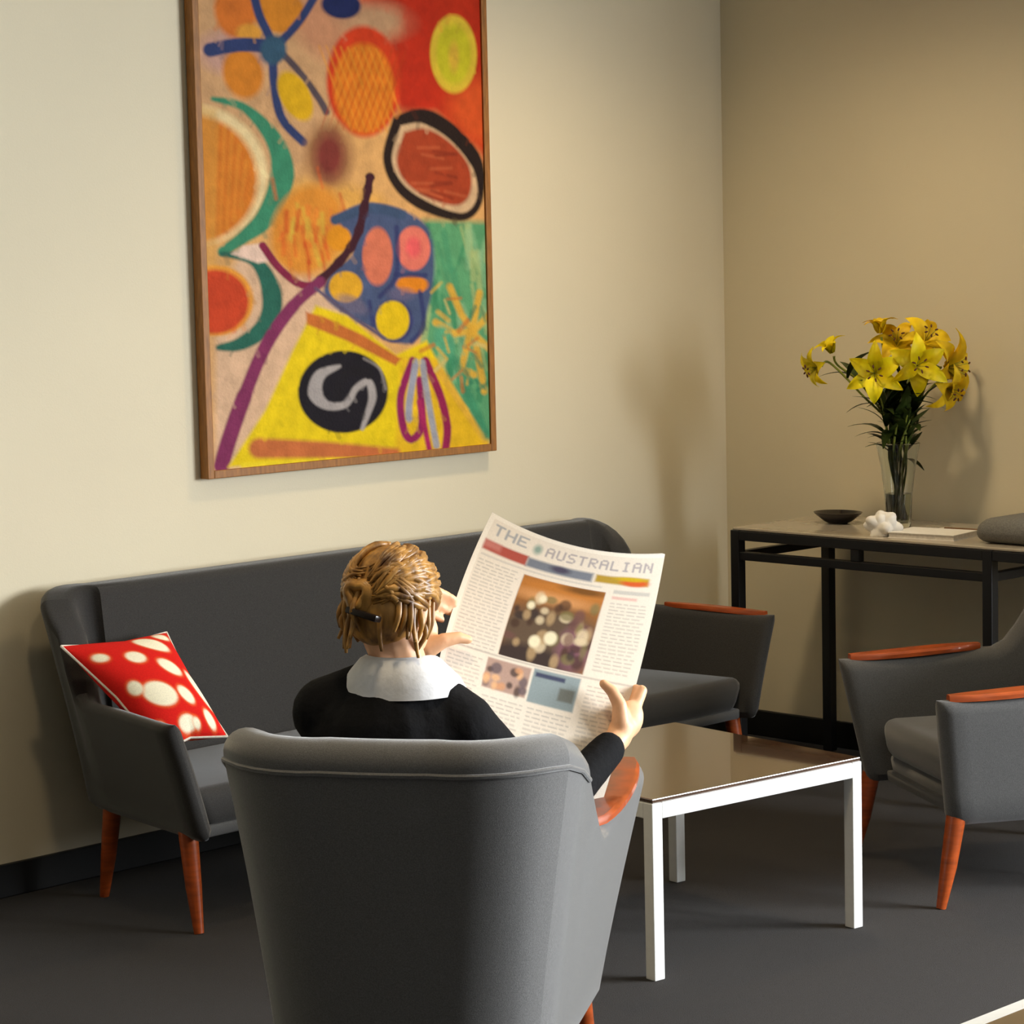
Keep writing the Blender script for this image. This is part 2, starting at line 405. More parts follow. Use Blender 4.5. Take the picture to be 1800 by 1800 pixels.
def upholstered(name, loc, face_deg, label, cat, sh, seat_z, fab, cap_range, leg_h, seat_front, capw=0.075, capth=0.016, both=True, rim=False):
    t = thing(name, loc, label, cat, R(face_deg - 90))
    n = len(sh.st); na = 14 + 3
    obj('arm', sh.build(0, na), fab, t); back = obj('backrest', sh.build(na, n - 1 - na), fab, t); obj('arm', sh.build(n - 1 - na, n - 1), fab, t)
    a, b = cap_range
    def spl(o):
        for v in o.data.vertices:
            v.co.y -= sh.rake * max(0, 1 - (v.co.z - sh.z0) / 0.36) * max(0, (v.co.y - sh.yb) / (sh.yf - sh.yb))
            v.co.x *= 1 + sh.splay / sh.hw * max(0, (v.co.y - sh.yb) / (sh.yf - sh.yb))
    for rng in (list(range(a, b + 1)), [n - 1 - i for i in range(a, b + 1)])[0 if both else 1:]:
        obj('arm_cap', sh.cap(rng, capw, capth), M['wood'], t)
    if rim:
        bm = bmesh.new(); tube(bm, [sh.section(i)[6] + Vector((0, 0, -0.004)) for i in range(na - 2, n + 2 - na)], 0.005, 8); obj('rim_piping', bm, fab, back)
    hwi = sh.hw - sh.t_arm
    bm = bmesh.new(); box(bm, -hwi - 0.02, hwi + 0.02, sh.yb + sh.t_back - 0.02, seat_front - 0.02, sh.z0 + 0.01, seat_z - 0.10, 0.012, 2)
    spl(obj('seat_base', bm, fab, t))
    bm = bmesh.new(); seat_block(bm, hwi - 0.002, sh.yb + sh.t_back - 0.0, seat_front, seat_z - 0.105, seat_z, 0.035, 0.05)
    spl(obj('seat_cushion', bm, fab, t))
    bm = bmesh.new(); box(bm, -hwi - 0.01, hwi + 0.01, seat_front - 0.025, seat_front - 0.002, sh.z0, sh.z0 + 0.03, 0.006, 2); spl(obj('front_rail', bm, M['piping'], t))
    lx, ly0, ly1 = sh.hw - 0.025, sh.yb + 0.10, sh.yf - 0.06 - sh.rake * (1 if sh.rake > 0.1 else -0.4)
    for sx in (-1, 1):
        leg(t, sx * (lx + sh.splay * 0.9), ly1, leg_h, sx * 0.012, 0.045)
        leg(t, sx * lx, ly0, leg_h, sx * 0.012, -0.035)
    return t

# long sofa against the painting wall
sofa_sh = Shell(rr=0.026, splay=0.075, hw=0.96, yb=-0.25, yf=0.30, rc=0.06, z0=0.225, z_back=0.785, z_arm=0.525, z_front=0.52, t_back=0.09, t_arm=0.05, fl_side=0.09, fl_back=0.06, wing=0.15, rise=0.0)
upholstered('sofa', (4.685, 5.04, 0), -90, 'long charcoal fabric sofa with orange wooden legs under the abstract painting', 'sofa', sofa_sh, 0.345, M['fabric'], (0, 10), 0.225, 0.29, capw=0.042, capth=0.014, both=False)
# armchair in the foreground with the reader
ch_f = Shell(hw=0.255, yb=-0.31, yf=0.44, rc=0.16, z0=0.14, z_back=0.775, z_arm=0.555, z_front=0.578, t_back=0.10, t_arm=0.075, fl_side=0.078, fl_back=0.065, wing=0.24, bow=0.04, rise=0.06, splay=-0.012, rake=0.17)
upholstered('armchair', (3.19, 3.405, 0), 32, 'rounded charcoal armchair seen from behind, with a person sitting in it', 'armchair', ch_f, 0.40, M['fabric2'], (0, 11), 0.14, 0.36, capw=0.085, rim=True)
# armchair at the right
ch_r = Shell(hw=0.305, yb=-0.31, yf=0.36, rc=0.16, z0=0.20, z_back=0.775, z_arm=0.525, z_front=0.515, t_back=0.10, t_arm=0.07, fl_side=0.06, fl_back=0.07, wing=0.23, bow=0.03, rise=0.04, rake=0.05)
upholstered('armchair', (5.445, 3.605, 0), 148, 'grey armchair with orange wooden arm caps beside the black console table', 'armchair', ch_r, 0.37, M['fabric3'], (0, 10), 0.20, 0.34, capw=0.07)

# ------------------------------------------------------------------ white coffee tables
def coffee_table(x0, x1, y0, y1, h, label, lip=0.0, rz=0.0):
    t = thing('coffee_table', ((x0 + x1) / 2, (y0 + y1) / 2, 0), label, 'table', R(rz))
    a, b = (x1 - x0) / 2, (y1 - y0) / 2; w = 0.03; d = 0.036
    for sx in (-1, 1):
        for sy in (-1, 1):
            obj('leg', B(*sorted((sx * a, sx * (a - w))), *sorted((sy * b, sy * (b - w))), 0, h, 0.002), M['white'], t, smooth=False)
    for sy in (-1, 1):
        obj('rail', B(-a + w, a - w, *sorted((sy * b, sy * (b - w))), h - d, h, 0.002), M['white'], t, smooth=False)
    for sx in (-1, 1):
        obj('rail', B(*sorted((sx * a, sx * (a - w))), -b + w, b - w, h - d, h, 0.002), M['white'], t, smooth=False)
    e = lip
    obj('table_top', B(-a + 0.002 + e, a - 0.002 - e, -b + 0.002 + e, b - 0.002 - e, h, h + 0.010, 0.002), M['tabletop'], t, smooth=False)
    return t
coffee_table(4.105, 4.765, 3.627, 4.267, 0.395, 'low coffee table with white square metal frame and glossy brown top', 0.0, -6)
coffee_table(2.95, 3.61, 1.60, 2.25, 0.395, 'white edged low table just entering the bottom right corner', 0.045)

# ------------------------------------------------------------------ black console table
def console():
    xf, xb, ya, yb, h = 5.90, 6.34, 4.97, 4.03, 0.745
    w = 0.032
    t = thing('console_table', ((xf + xb) / 2, (ya + yb) / 2, 0), 'tall black metal console table against the right wall, holding a vase', 'table')
    ox, oy = (xf + xb) / 2, (ya + yb) / 2
    def p(nm, x0, x1, y0, y1, z0, z1, m=M['black']): return obj(nm, B(x0 - ox, x1 - ox, y0 - oy, y1 - oy, z0, z1, 0.002), m, t, smooth=False)
    for x in (xf, xb):
        p('leg', x, x + w, ya - w, ya, 0, h); p('leg', x, x + w, yb, yb + w, 0, h)
    yo = 3.82                                        # top runs past the right-hand legs
    for x in (xf, xb):
        p('top_rail', x + 0.001, x + w - 0.001, yb + w, ya - w, h - 0.03, h - 0.001)
        p('top_rail', x + 0.001, x + w - 0.001, yo, yb, h - 0.03, h - 0.001)
        p('lower_rail', x + 0.003, x + w - 0.003, yb + w, ya - w, h - 0.09, h - 0.065)
    for y in (ya - w, yb):
        p('side_rail', xf + w, xb, y + 0.002, y + w - 0.002, h - 0.03, h - 0.001); p('side_rail', xf + w, xb, y + 0.003, y + w - 0.003, h - 0.09, h - 0.065)
    p('side_rail', xf + w, xb, yo, yo + w, h - 0.03, h - 0.001)
    p('spacer', xf + 0.003, xf + w - 0.003, 4.49, 4.52, h - 0.065, h - 0.03)
    p('table_top', xf + 0.005, xb + w, yo, ya - 0.005, h, h + 0.008, M['stone'])
    return h + 0.008
ZT = console()

# ------------------------------------------------------------------ painting
def painting():
    x0, x1, z0, z1 = 4.240, 5.325, 1.010, 2.62
    y = YL - 0.035
    t = thing('painting', ((x0 + x1) / 2, YL - 0.02, z0), 'large colourful abstract painting in a thin brown wooden frame on the wall', 'painting')
    cx = (x0 + x1) / 2
    fw, fd = 0.022, 0.034
    def bar(a0, a1, c0, c1): obj('frame_bar', B(a0 - cx, a1 - cx, -0.018, 0.016, c0 - z0, c1 - z0, 0.002), M['frame'], t, smooth=False)
    bar(x0, x0 + fw, z0, z1); bar(x1 - fw, x1, z0, z1); bar(x0 + fw, x1 - fw, z0, z0 + fw); bar(x0 + fw, x1 - fw, z1 - fw, z1)
    nu, nv = 330, 480
    u = np.linspace(0, 1, nu); v = np.linspace(0, 1, nv); U, V = np.meshgrid(u, v)
    # design coordinates: v = 1 at the bottom of the canvas
    scale = (z1 - z0) / 1.28
    Yp = 822 - (1 - V) * 822 * scale - U * 44 * (1 - (1 - V) * scale)
    Xp = 335 + U * 516 + (40 - U * 17) * (Yp / 822)
    r = Ras(Xp, Yp, (226, 172, 108))
    rs = np.random.RandomState(1)
    # grounds
    r.poly([(330, -600), (640, -600), (600, 60), (560, 250), (470, 330), (330, 180)], (214, 166, 118), 30)
    r.poly([(330, -600), (900, -600), (900, 300), (840, 240), (760, 180), (690, 180), (640, 60), (600, -40)], (200, 50, 22), 30)
    r.ell(860, 170, 70, 60, (222, 88, 36), soft=40)
    r.ell(580, 40, 90, 60, (214, 150, 110), 30, 30); r.ell(650, 20, 60, 30, (205, 160, 120), 0, 30)
    r.ell(400, 90, 60, 40, (206, 160, 142), 0, 20)
    r.poly([(470, 320), (560, 300), (660, 330), (700, 380), (600, 460), (480, 450)], (228, 170, 84), 25)
    r.poly([(330, 600), (420, 430), (540, 480), (600, 540), (470, 790), (400, 840), (330, 840)], (224, 184, 150), 16)
    r.poly([(740, 370), (900, 370), (900, 800), (840, 740), (740, 600)], (96, 164, 116), 14)
    for k in range(60):
        x, yy = rs.uniform(745, 880), rs.uniform(375, 640); r.line([(x, yy), (x + rs.uniform(-14, 22), yy + rs.uniform(30, 80))], rs.uniform(5, 13), [(44, 132, 92), (150, 196, 150), (70, 150, 110), (190, 200, 130)][k % 4], 6, 0.55)
    # top left strokes
    r.ell(470, 10, 52, 40, (222, 138, 40), 20, 8); r.ell(400, 20, 34, 46, (222, 120, 44), -10, 10); r.ell(425, 55, 22, 16, (230, 160, 60), 0, 8)
    r.ell(415, 125, 34, 44, (222, 134, 40), -12, 10)
    B1 = (52, 66, 112)
    r.line(spline([(360, 88), (410, 76), (460, 76)]), [24] * 17, B1, 5)
    r.line(spline([(425, -40), (440, 20), (462, 70), (468, 140), (482, 200), (520, 240)]), 15, B1, 5)
    r.line(spline([(545, -30), (510, 30), (468, 78)]), 14, B1, 5); r.line(spline([(462, 70), (505, 110), (545, 160), (560, 185)]), 12, (92, 78, 84), 5)
    r.ell(466, 82, 22, 26, (58, 92, 116), 20, 8)
    r.ell(585, -4, 36, 24, (34, 44, 92), 0, 6)
    r.ell(505, 160, 26, 46, (232, 180, 24), -28, 6)
    # orange oval with crosshatch, lemon oval
    r.ell(628, 128, 68, 98, (222, 66, 28), 0, 8); r.ell(628, 140, 56, 80, (232, 128, 32), 0, 8)
    for k in range(-6, 7):
        r.line([(628 + k * 13 - 30, 70), (628 + k * 13 + 30, 215)], 4, (236, 160, 50), 4, 0.5 if abs(k) < 5 else 0)
        r.line([(628 + k * 13 + 25, 70), (628 + k * 13 - 25, 215)], 3, (196, 70, 24), 4, 0.5 if abs(k) < 5 else 0)
    r.poly([(700, -60), (760, -60), (756, 210), (700, 180)], (198, 46, 22), 20, 0.6)
    r.ell(798, 70, 46, 70, (228, 196, 60), 0, 6); r.ell(798, 70, 34, 54, (204, 196, 40), 0, 8); r.ell(798, 75, 10, 26, (220, 180, 60), 0, 8)
    # green crescents at left
    r.ell(335, 305, 124, 122, (240, 214, 160), 0, 10); r.ell(330, 312, 112, 112, (222, 128, 40), 0, 14)
    for k in range(10): r.line([(374 + k * 6, 215 + k * k), (370 + k * 5.5, 408 - k * k * 0.8)], 6, [(236, 160, 60), (204, 98, 30)][k % 2], 8, 0.4)
    r.line(spline([(366, 172), (420, 186), (470, 240), (484, 300), (460, 370), (420, 410), (385, 436)]), list(np.interp(np.arange(49), [0, 8, 16, 24, 32, 40, 48], [8, 15, 30, 42, 36, 22, 16])), (62, 140, 106), 6)
    r.poly([(330, 180), (372, 190), (380, 830), (330, 830)], (216, 158, 70), 10, 0.5)
    r.line(spline([(384, 440), (440, 452), (468, 505), (462, 560), (420, 596), (382, 604)]), list(np.interp(np.arange(41), [0, 8, 16, 24, 32, 40], [8, 20, 34, 34, 24, 10])), (44, 104, 88), 6)
    r.ell(376, 522, 62, 62, (236, 160, 60), 0, 6); r.ell(374, 524, 56, 56, (206, 70, 36), 0, 8)
    r.poly([(420, 425), (450, 420), (470, 450), (445, 455), (400, 440)], (240, 206, 186), 6)
    # brown soft oval, black bean
    r.ell(566, 262, 42, 58, (168, 118, 76), 0, 22); r.ell(566, 262, 26, 42, (132, 56, 48), 0, 22)
    bean = spline([(690, 195), (740, 184), (800, 214), (846, 268), (850, 330), (818, 362), (750, 348), (696, 314), (672, 262), (690, 195)])
    r.poly(bean, (216, 180, 140), 6); inn = [(758 + (x - 758) * 0.80, 276 + (yy - 276) * 0.76) for x, yy in bean]; r.poly(inn, (170, 66, 34), 8)
    for k in range(14):
        x, yy = rs.uniform(705, 800), rs.uniform(230, 330); r.line([(x, yy), (x + 40, yy + rs.uniform(-6, 14))], 5, [(200, 100, 60), (130, 44, 24)][k % 2], 5, 0.6)
    r.line(bean, list(np.interp(np.arange(len(bean)), [0, 10, 22, 30, 40, 50, 62, 72], [18, 28, 26, 12, 14, 20, 16, 18])), (40, 26, 22), 6)
    # orange hatch patch in the middle
    r.ell(530, 395, 62, 82, (226, 146, 52), 20, 16)
    for k in range(40):
        x, yy = 532 + rs.normal() * 26, 395 + rs.normal() * 34; r.line([(x, yy - 16), (x + rs.uniform(-6, 10), yy + 18)], rs.uniform(4, 9), [(222, 96, 36), (204, 60, 26), (216, 184, 70), (230, 130, 50)][k % 4], 6, 0.6)
    # blue palette
    r.poly(spline([(580, 372), (625, 345), (690, 350), (750, 385), (762, 460), (748, 540), (726, 590), (690, 592), (650, 570), (600, 545), (560, 510), (570, 470), (610, 430), (580, 372)]), (76, 90, 126), 8)
    r.line(spline([(578, 375), (640, 352), (700, 362)]), 18, (64, 84, 116), 6)
    r.ell(585, 408, 22, 22, (230, 150, 30), 0, 6); r.ell(655, 438, 28, 52, (222, 122, 92), 0, 5); r.ell(722, 422, 32, 40, (232, 122, 104), 0, 5); r.ell(722, 420, 14, 18, (238, 98, 100), 0, 10)
    r.ell(598, 494, 30, 28, (232, 172, 40), 0, 5); r.ell(720, 487, 30, 16, (232, 138, 28), 0, 5)
    r.ell(686, 553, 36, 40, (60, 64, 110), 0, 5); r.ell(684, 552, 31, 35, (234, 196, 20), 0, 5)
    r.line(spline([(640, 298), (632, 340), (618, 400), (590, 445), (545, 490)]), [18, 15, 14, 14, 16] * 7, (66, 28, 40), 4)
    r.line(spline([(452, 424), (480, 462), (515, 490), (545, 492)]), 13, (136, 38, 70), 4)
    r.line(spline([(552, 486), (505, 530), (460, 600), (425, 690), (400, 770), (390, 812)]), [20] * 8 + [22] * 16 + [26] * 17, (132, 50, 92), 5)
    for pts in ([(690, 385), (690, 470), (660, 510)], [(690, 470), (745, 470)], [(640, 520), (648, 560)], [(735, 500), (742, 560), (720, 590)]): r.line(spline(pts), 9, (48, 54, 104), 5, 0.8)
    r.ell(700, 505, 26, 12, (110, 100, 130), 0, 8, 0.6); r.ell(610, 525, 30, 14, (120, 108, 130), 25, 8, 0.6)
    r.line([(545, 498), (600, 540), (668, 585)], 6, (96, 84, 110), 5)
    # yellow panel with the black swirl
    yl = [(545, 528), (600, 545), (690, 615), (748, 588), (800, 680), (868, 770), (868, 786), (400, 815), (460, 715), (505, 610)]
    r.poly(yl, (238, 206, 22), 7)
    r.poly([(700, 620), (770, 620), (868, 790), (690, 800)], (236, 184, 34), 10, 0.8)
    r.poly([(528, 540), (560, 548), (630, 580), (700, 622), (690, 634), (600, 590), (530, 562)], (200, 110, 48), 6)
    r.line([(452, 782), (560, 786), (690, 794)], [36, 30, 20], (202, 112, 62), 9); r.line([(425, 812), (560, 806), (700, 802)], 9, (240, 214, 40), 5)
    r.ell(596, 682, 80, 74, (28, 24, 32), 0, 5)
    r.line(spline([(588, 636), (554, 652), (546, 684), (566, 706), (600, 704), (618, 676), (640, 664), (648, 690), (640, 720), (630, 748)]), list(np.interp(np.arange(73), [0, 8, 16, 24, 34, 44, 56, 72], [6, 20, 26, 16, 11, 12, 15, 7])), (170, 162, 160), 5)
    r.line(spline([(586, 690), (590, 664), (610, 644), (640, 648)]), [16] * 24 + [22], (28, 24, 30), 4)
    r.line(spline([(632, 622), (660, 640), (672, 676)]), 5, (150, 142, 140), 4, 0.7)
    # magenta loops
    r.line(spline([(722, 625), (700, 690), (706, 750), (722, 768), (740, 740), (735, 660)]), 14, (150, 34, 92), 5)
    r.line(spline([(728, 628), (716, 700), (716, 730)]), 13, (158, 160, 176), 5)
    r.line(spline([(746, 625), (775, 690), (788, 745), (785, 788)]), 15, (150, 34, 80), 5); r.line(spline([(740, 628), (752, 700), (768, 780)]), 12, (166, 166, 176), 5); r.line([(735, 700), (755, 790)], 10, (176, 40, 96), 5)
    # leaves on the right
    for pts in ([(792, 490), (815, 540), (838, 570)], [(838, 570), (870, 540)], [(838, 575), (868, 600)], [(838, 570), (800, 575), (765, 555)], [(830, 580), (815, 640), (840, 650)], [(850, 500), (838, 560)], [(845, 600), (860, 680)], [(770, 640), (805, 690), (862, 770)]):
        r.line(pts, 13, (230, 178, 60), 6, 0.9)
    r.line([(800, 620), (830, 690), (866, 762)], [16, 20, 14], (64, 146, 108), 8, 0.85); r.ell(782, 590, 18, 30, (90, 170, 130), -20, 8)
    for k in range(34):
        x, yy = rs.uniform(760, 872), rs.uniform(480, 720); a = rs.uniform(0, PI)
        if (x - 760) > (yy - 600) * 0.75: r.line([(x, yy), (x + 26 * math.cos(a), yy + 26 * math.sin(a))], rs.uniform(4, 9), [(226, 180, 70), (50, 128, 96), (220, 196, 120), (206, 120, 50)][k % 4], 5, 0.7)
    for k in range(700):                                          # loose brushwork
        x, yy = rs.uniform(335, 875), rs.uniform(-260, 825); a = rs.uniform(0.8, 2.3); ln = rs.uniform(6, 16)
        c = np.clip(r.C.reshape(-1, 3)[int(np.argmin((Xp - x) ** 2 + (Yp - yy) ** 2))] * rs.uniform(0.7, 1.25), 0.005, 0.95)
        m = np.hypot(Xp - x, Yp - yy) < 40
        dx, dy = ln * math.cos(a), ln * math.sin(a); L2 = dx * dx + dy * dy
        X_, Y_ = Xp[m], Yp[m]; tt = np.clip(((X_ - x) * dx + (Y_ - yy) * dy) / L2, 0, 1); d_ = np.hypot(X_ - x - tt * dx, Y_ - yy - tt * dy)
        wgt = np.clip((rs.uniform(2, 4.5) - d_) / 3 + 0.5, 0, 1)[:, None] * 0.32
        r.C[m] = r.C[m] * (1 - wgt) + c * wgt
    r.C = np.clip(r.C * 0.86, 0, 1)
    P = np.stack([(U * (x1 - x0 - 2 * fw * 0.9) + x0 + fw * 0.9 - cx), np.full(U.shape, -0.011), (1 - V) * (z1 - z0 - 2 * fw * 0.9) + fw * 0.9], -1)
    me = grid_mesh('canvas', P, r.C)
    mobj('canvas', me, M['canvas'], t)
    obj('backing', B(x0 + fw - cx - 0.003, x1 - fw - cx + 0.003, -0.010, 0.012, fw - 0.003, z1 - z0 - fw + 0.003), M['frame'], t, smooth=False)
painting()

# ------------------------------------------------------------------ red cushion
def cushion():
    n = 121; s = np.linspace(-1, 1, n); U, V = np.meshgrid(s, s)
    ctr = Vector((3.74, 5.0, 0.54))
    TL, TR, BR, BL = (np.array(p) - np.array(ctr) for p in ((3.585, 5.150, 0.665), (3.925, 5.175, 0.655), (3.815, 4.805, 0.448), (3.655, 4.850, 0.430)))
    ez = Vector(np.cross(BR - TL, TR - BL)).normalized()
    if ez.z < 0: ez = -ez
    pinch = 1 - 0.12 * (1 - np.abs(V)) * np.abs(U) ** 2
    pinch2 = 1 - 0.12 * (1 - np.abs(U)) * np.abs(V) ** 2
    th = 0.06 * np.clip((1 - U ** 2), 0, 1) ** 0.55 * np.clip((1 - V ** 2), 0, 1) ** 0.55
    root = thing('cushion', ctr, 'red cushion with white pebble print leaning in the sofa corner', 'cushion')
    X, Y = U * 100, V * 100
    r = Ras(X, Y, (214, 32, 26))
    for (a, b, rx, ry, rot) in ((35, -62, 32, 17, 25), (-22, -36, 17, 12, 10), (30, -8, 22, 14, 30), (-32, 32, 34, 20, 12), (80, 30, 34, 17, 68), (25, 42, 17, 13, 40), (62, 80, 15, 12, 60), (-75, -55, 12, 8, 20), (75, -84, 17, 9, 10), (-70, 10, 14, 11, 0), (-5, 84, 24, 12, 0), (-78, 78, 16, 12, 0), (20, 86, 9, 8, 0)):
        r.ell(a, b, rx + 3, ry + 3, (240, 140, 70), rot, 6, 0.5); r.ell(a, b, rx, ry, (246, 240, 214), rot, 4)
    bm = bmesh.new()
    def side(sg):
        P = np.empty(U.shape + (3,))
        a, b = U * pinch + 0, V * pinch2 + 0
        for c in range(3): P[..., c] = ((1 - a) * (1 - b) * TL[c] + (1 + a) * (1 - b) * TR[c] + (1 + a) * (1 + b) * BR[c] + (1 - a) * (1 + b) * BL[c]) / 4 + sg * th * ez[c]
        return P
    me1 = grid_mesh('cover', side(1), r.C); mobj('cover', me1, M['cush'], root)
    me2 = grid_mesh('back_cover', side(-1), r.C); mobj('back_cover', me2, M['cush'], root)
    bm = bmesh.new(); P = side(0)
    loop = [P[0, k] for k in range(n)] + [P[k, n - 1] for k in range(1, n)] + [P[n - 1, k] for k in range(n - 2, -1, -1)] + [P[k, 0] for k in range(n - 2, -1, -1)]
    tube(bm, loop, 0.0032, 6); obj('piping', bm, M['cream'], root)
cushion()

# ------------------------------------------------------------------ newspaper
PAPER = np.array([[(3.469, 3.523, 1.095), (3.54, 3.446, 1.043), (3.765, 3.34, 0.996)],
                  [(3.261, 3.456, 0.858), (3.362, 3.401, 0.815), (3.605, 3.288, 0.735)],
                  [(3.126, 3.367, 0.687), (3.225, 3.329, 0.633), (3.43, 3.223, 0.540)]])
def lag(t, xs):
    out = []
    for i, xi in enumerate(xs):
        w = 1.0
        for j, xj in enumerate(xs):
            if i != j: w = w * (t - xj) / (xi - xj)
        out.append(w)
    return out
def paper_pt(u, v):
    wu, wv = lag(u, (0, 0.33, 1)), lag(v, (0, 0.6, 1))
    return sum(wv[j][..., None] * wu[i][..., None] * PAPER[j, i] for i in range(3) for j in range(3))
FONT = {'T': '11111 00100 00100 00100 00100 00100 00100', 'H': '10001 10001 10001 11111 10001 10001 10001', 'E': '11111 10000 10000 11110 10000 10000 11111', 'A': '01110 10001 10001 11111 10001 10001 10001',
        'U': '10001 10001 10001 10001 10001 10001 01110', 'S': '01111 10000 10000 01110 00001 00001 11110', 'R': '11110 10001 10001 11110 10100 10010 10001', 'L': '10000 10000 10000 10000 10000 10000 11111',
        'I': '01110 00100 00100 00100 00100 00100 01110', 'N': '10001 11001 10101 10101 10011 10001 10001'}
def newspaper():
    t = thing('newspaper', (3.40, 3.33, 0.56), 'open newspaper with colour photographs held up by the seated person', 'newspaper')
    org = np.array((3.40, 3.33, 0.56))
    nu, nv = 200, 260
    U, V = np.meshgrid(np.linspace(0, 1, nu), np.linspace(0, 1, nv))
    X, Y = U * 310, V * 470
    r = Ras(X, Y, (228, 216, 200)); rs = np.random.RandomState(5)
    r.mask(((X < 8) | (Y < 8)).astype(float), (244, 236, 222), 0.6)
    def text(s, x, y, cw, chh, gap, col, a):
        for c in s:
            if c in FONT:
                for j, row in enumerate(FONT[c].split()):
                    for i, b in enumerate(row):
                        if b == '1': r.ell(x + (i + 0.5) * cw / 5, y + (j + 0.5) * chh / 7, cw / 8, chh / 11, col, 0, 2, a)
            x += cw + gap
    text('THE', 16, 16, 18, 22, 4, (132, 140, 152), 0.7)
    r.ell(97, 32, 7, 10, (140, 160, 148), 0, 8)
    text('AUSTRALIAN', 112, 20, 14, 22, 4.6, (146, 138, 146), 0.75)
    # coloured teaser band
    r.poly([(10, 52), (88, 52), (88, 74), (10, 72)], (172, 82, 70), 5); r.poly([(10, 52), (40, 52), (40, 66), (10, 66)], (200, 130, 120), 8, 0.7)
    r.poly([(88, 54), (200, 54), (200, 74), (88, 74)], (120, 124, 134), 6); r.ell(145, 62, 16, 7, (78, 72, 90), 0, 6)
    r.poly([(205, 55), (292, 55), (292, 72), (205, 72)], (176, 142, 52), 5); r.ell(270, 66, 22, 8, (206, 92, 44), 0, 5); r.ell(262, 58, 26, 5, (196, 164, 30), 0, 4)
    def col(x0, x1, y0, y1, step=5.0):
        yy = y0
        while yy < y1:
            x = x0
            while x < x1 - 4:
                w = rs.uniform(6, 16); r.poly([(x, yy), (min(x + w, x1), yy), (min(x + w, x1), yy + 2.2), (x, yy + 2.2)], (150, 142, 136), 2, 0.55); x += w + 3
            yy += step
    col(12, 84, 92, 265, 7); col(240, 298, 112, 250, 7)
    r.poly([(240, 84), (298, 84), (298, 92), (240, 92)], (184, 180, 172), 3, 0.8); r.poly([(240, 98), (280, 98), (280, 104), (240, 104)], (214, 160, 150), 3, 0.7)
    r.poly([(12, 80), (220, 80), (220, 84), (12, 84)], (206, 196, 184), 2)
    # main photograph
    x0, x1, y0, y1 = 92, 228, 92, 258
    r.poly([(x0, y0), (x1, y0), (x1, y1), (x0, y1)], (146, 96, 50), 3)
    inside = ((X > x0) & (X < x1) & (Y > y0) & (Y < y1)).astype(float)
    C0 = r.C.copy()
    r.ell(160, 108, 90, 20, (186, 118, 54), 0, 20); r.ell(195, 98, 34, 8, (120, 78, 36), 0, 8); r.ell(150, 128, 60, 12, (206, 146, 92), 0, 14)
    r.ell(160, 205, 90, 60, (96, 78, 62), 0, 30); r.ell(140, 250, 70, 22, (62, 50, 46), 0, 14); r.ell(205, 215, 26, 40, (130, 88, 100), 0, 20)
    for k in range(46):
        x, yy = rs.uniform(96, 224), rs.uniform(130, 250)
        r.ell(x, yy, rs.uniform(4, 11), rs.uniform(6, 16), [(70, 50, 40), (180, 150, 110), (120, 110, 70), (216, 196, 160), (110, 76, 70), (52, 44, 44)][k % 6], 0, 5, 0.75)
    for (x, yy, s) in ((142, 218, 9), (165, 205, 10), (120, 150, 6), (135, 132, 6)): r.ell(x, yy, s, s * 1.3, (232, 218, 184), 0, 5)
    r.C = np.where(inside[..., None] > 0.5, r.C, C0)
    # lower photographs and panel
    r.poly([(78, 268), (150, 268), (150, 322), (78, 322)], (176, 146, 132), 3)
    for k in range(16): r.ell(rs.uniform(82, 146), rs.uniform(276, 318), rs.uniform(4, 10), rs.uniform(5, 12), [(60, 48, 46), (206, 150, 110), (96, 84, 90), (226, 176, 130)][k % 4], 0, 4, 0.8)
    r.poly([(154, 266), (228, 266), (228, 326), (154, 326)], (138, 150, 152), 3); r.poly([(158, 272), (205, 272), (205, 280), (158, 280)], (70, 74, 96), 3); r.poly([(200, 290), (224, 290), (224, 312), (200, 312)], (110, 112, 106), 4)
    r.line([(4, 262), (306, 262)], 2.5, (176, 166, 156), 3)
    col(12, 70, 275, 450, 7); col(240, 298, 275, 450, 7); col(82, 150, 335, 450, 7); col(158, 228, 335, 450, 7)
    P = paper_pt(U, V) - org
    me = grid_mesh('front_page', P, r.C); mobj('front_page', me, M['news'], t)
    # inner pages just behind the front page (away from the reader)
    nrm = np.array((0.62, 0.72, 0.1)); nrm /= np.linalg.norm(nrm)
    U2, V2 = np.meshgrid(np.linspace(0, 1, 40), np.linspace(0, 1, 50))
    for k, off in enumerate((0.003, 0.007)):
        P2 = paper_pt(U2 * (1 - 0.008 * k), V2 * (1 - 0.006 * k)) - org + nrm * off * (0.3 + U2[..., None])
        mobj('inner_page', grid_mesh('inner_page', P2, None), M['newsp'], t)
newspaper()

# ------------------------------------------------------------------ person
def remesh(bm, voxel, smooth_it=4):
    me = bpy.data.meshes.new('tmp'); bmesh.ops.recalc_face_normals(bm, faces=bm.faces); bm.to_mesh(me); bm.free()
    o = bpy.data.objects.new('tmp', me); COL.objects.link(o)
    md = o.modifiers.new('r', 'REMESH'); md.mode = 'VOXEL'; md.voxel_size = voxel; md.use_smooth_shade = True
    if smooth_it:
        s = o.modifiers.new('s', 'SMOOTH'); s.factor = 0.5; s.iterations = smooth_it
    dg = bpy.context.evaluated_depsgraph_get()
    out = bpy.data.meshes.new_from_object(o.evaluated_get(dg))
    bpy.data.objects.remove(o); bpy.data.meshes.remove(me)
    return out
def ball(bm, c, r, seg=14):
    if not hasattr(r, '__len__'): r = (r, r, r)
    rr = bmesh.ops.create_uvsphere(bm, u_segments=seg, v_segments=seg // 2 + 2, radius=1)
    for v in rr['verts']: v.co = Vector(c) + Vector((v.co.x * r[0], v.co.y * r[1], v.co.z * r[2]))
    return rr['verts']
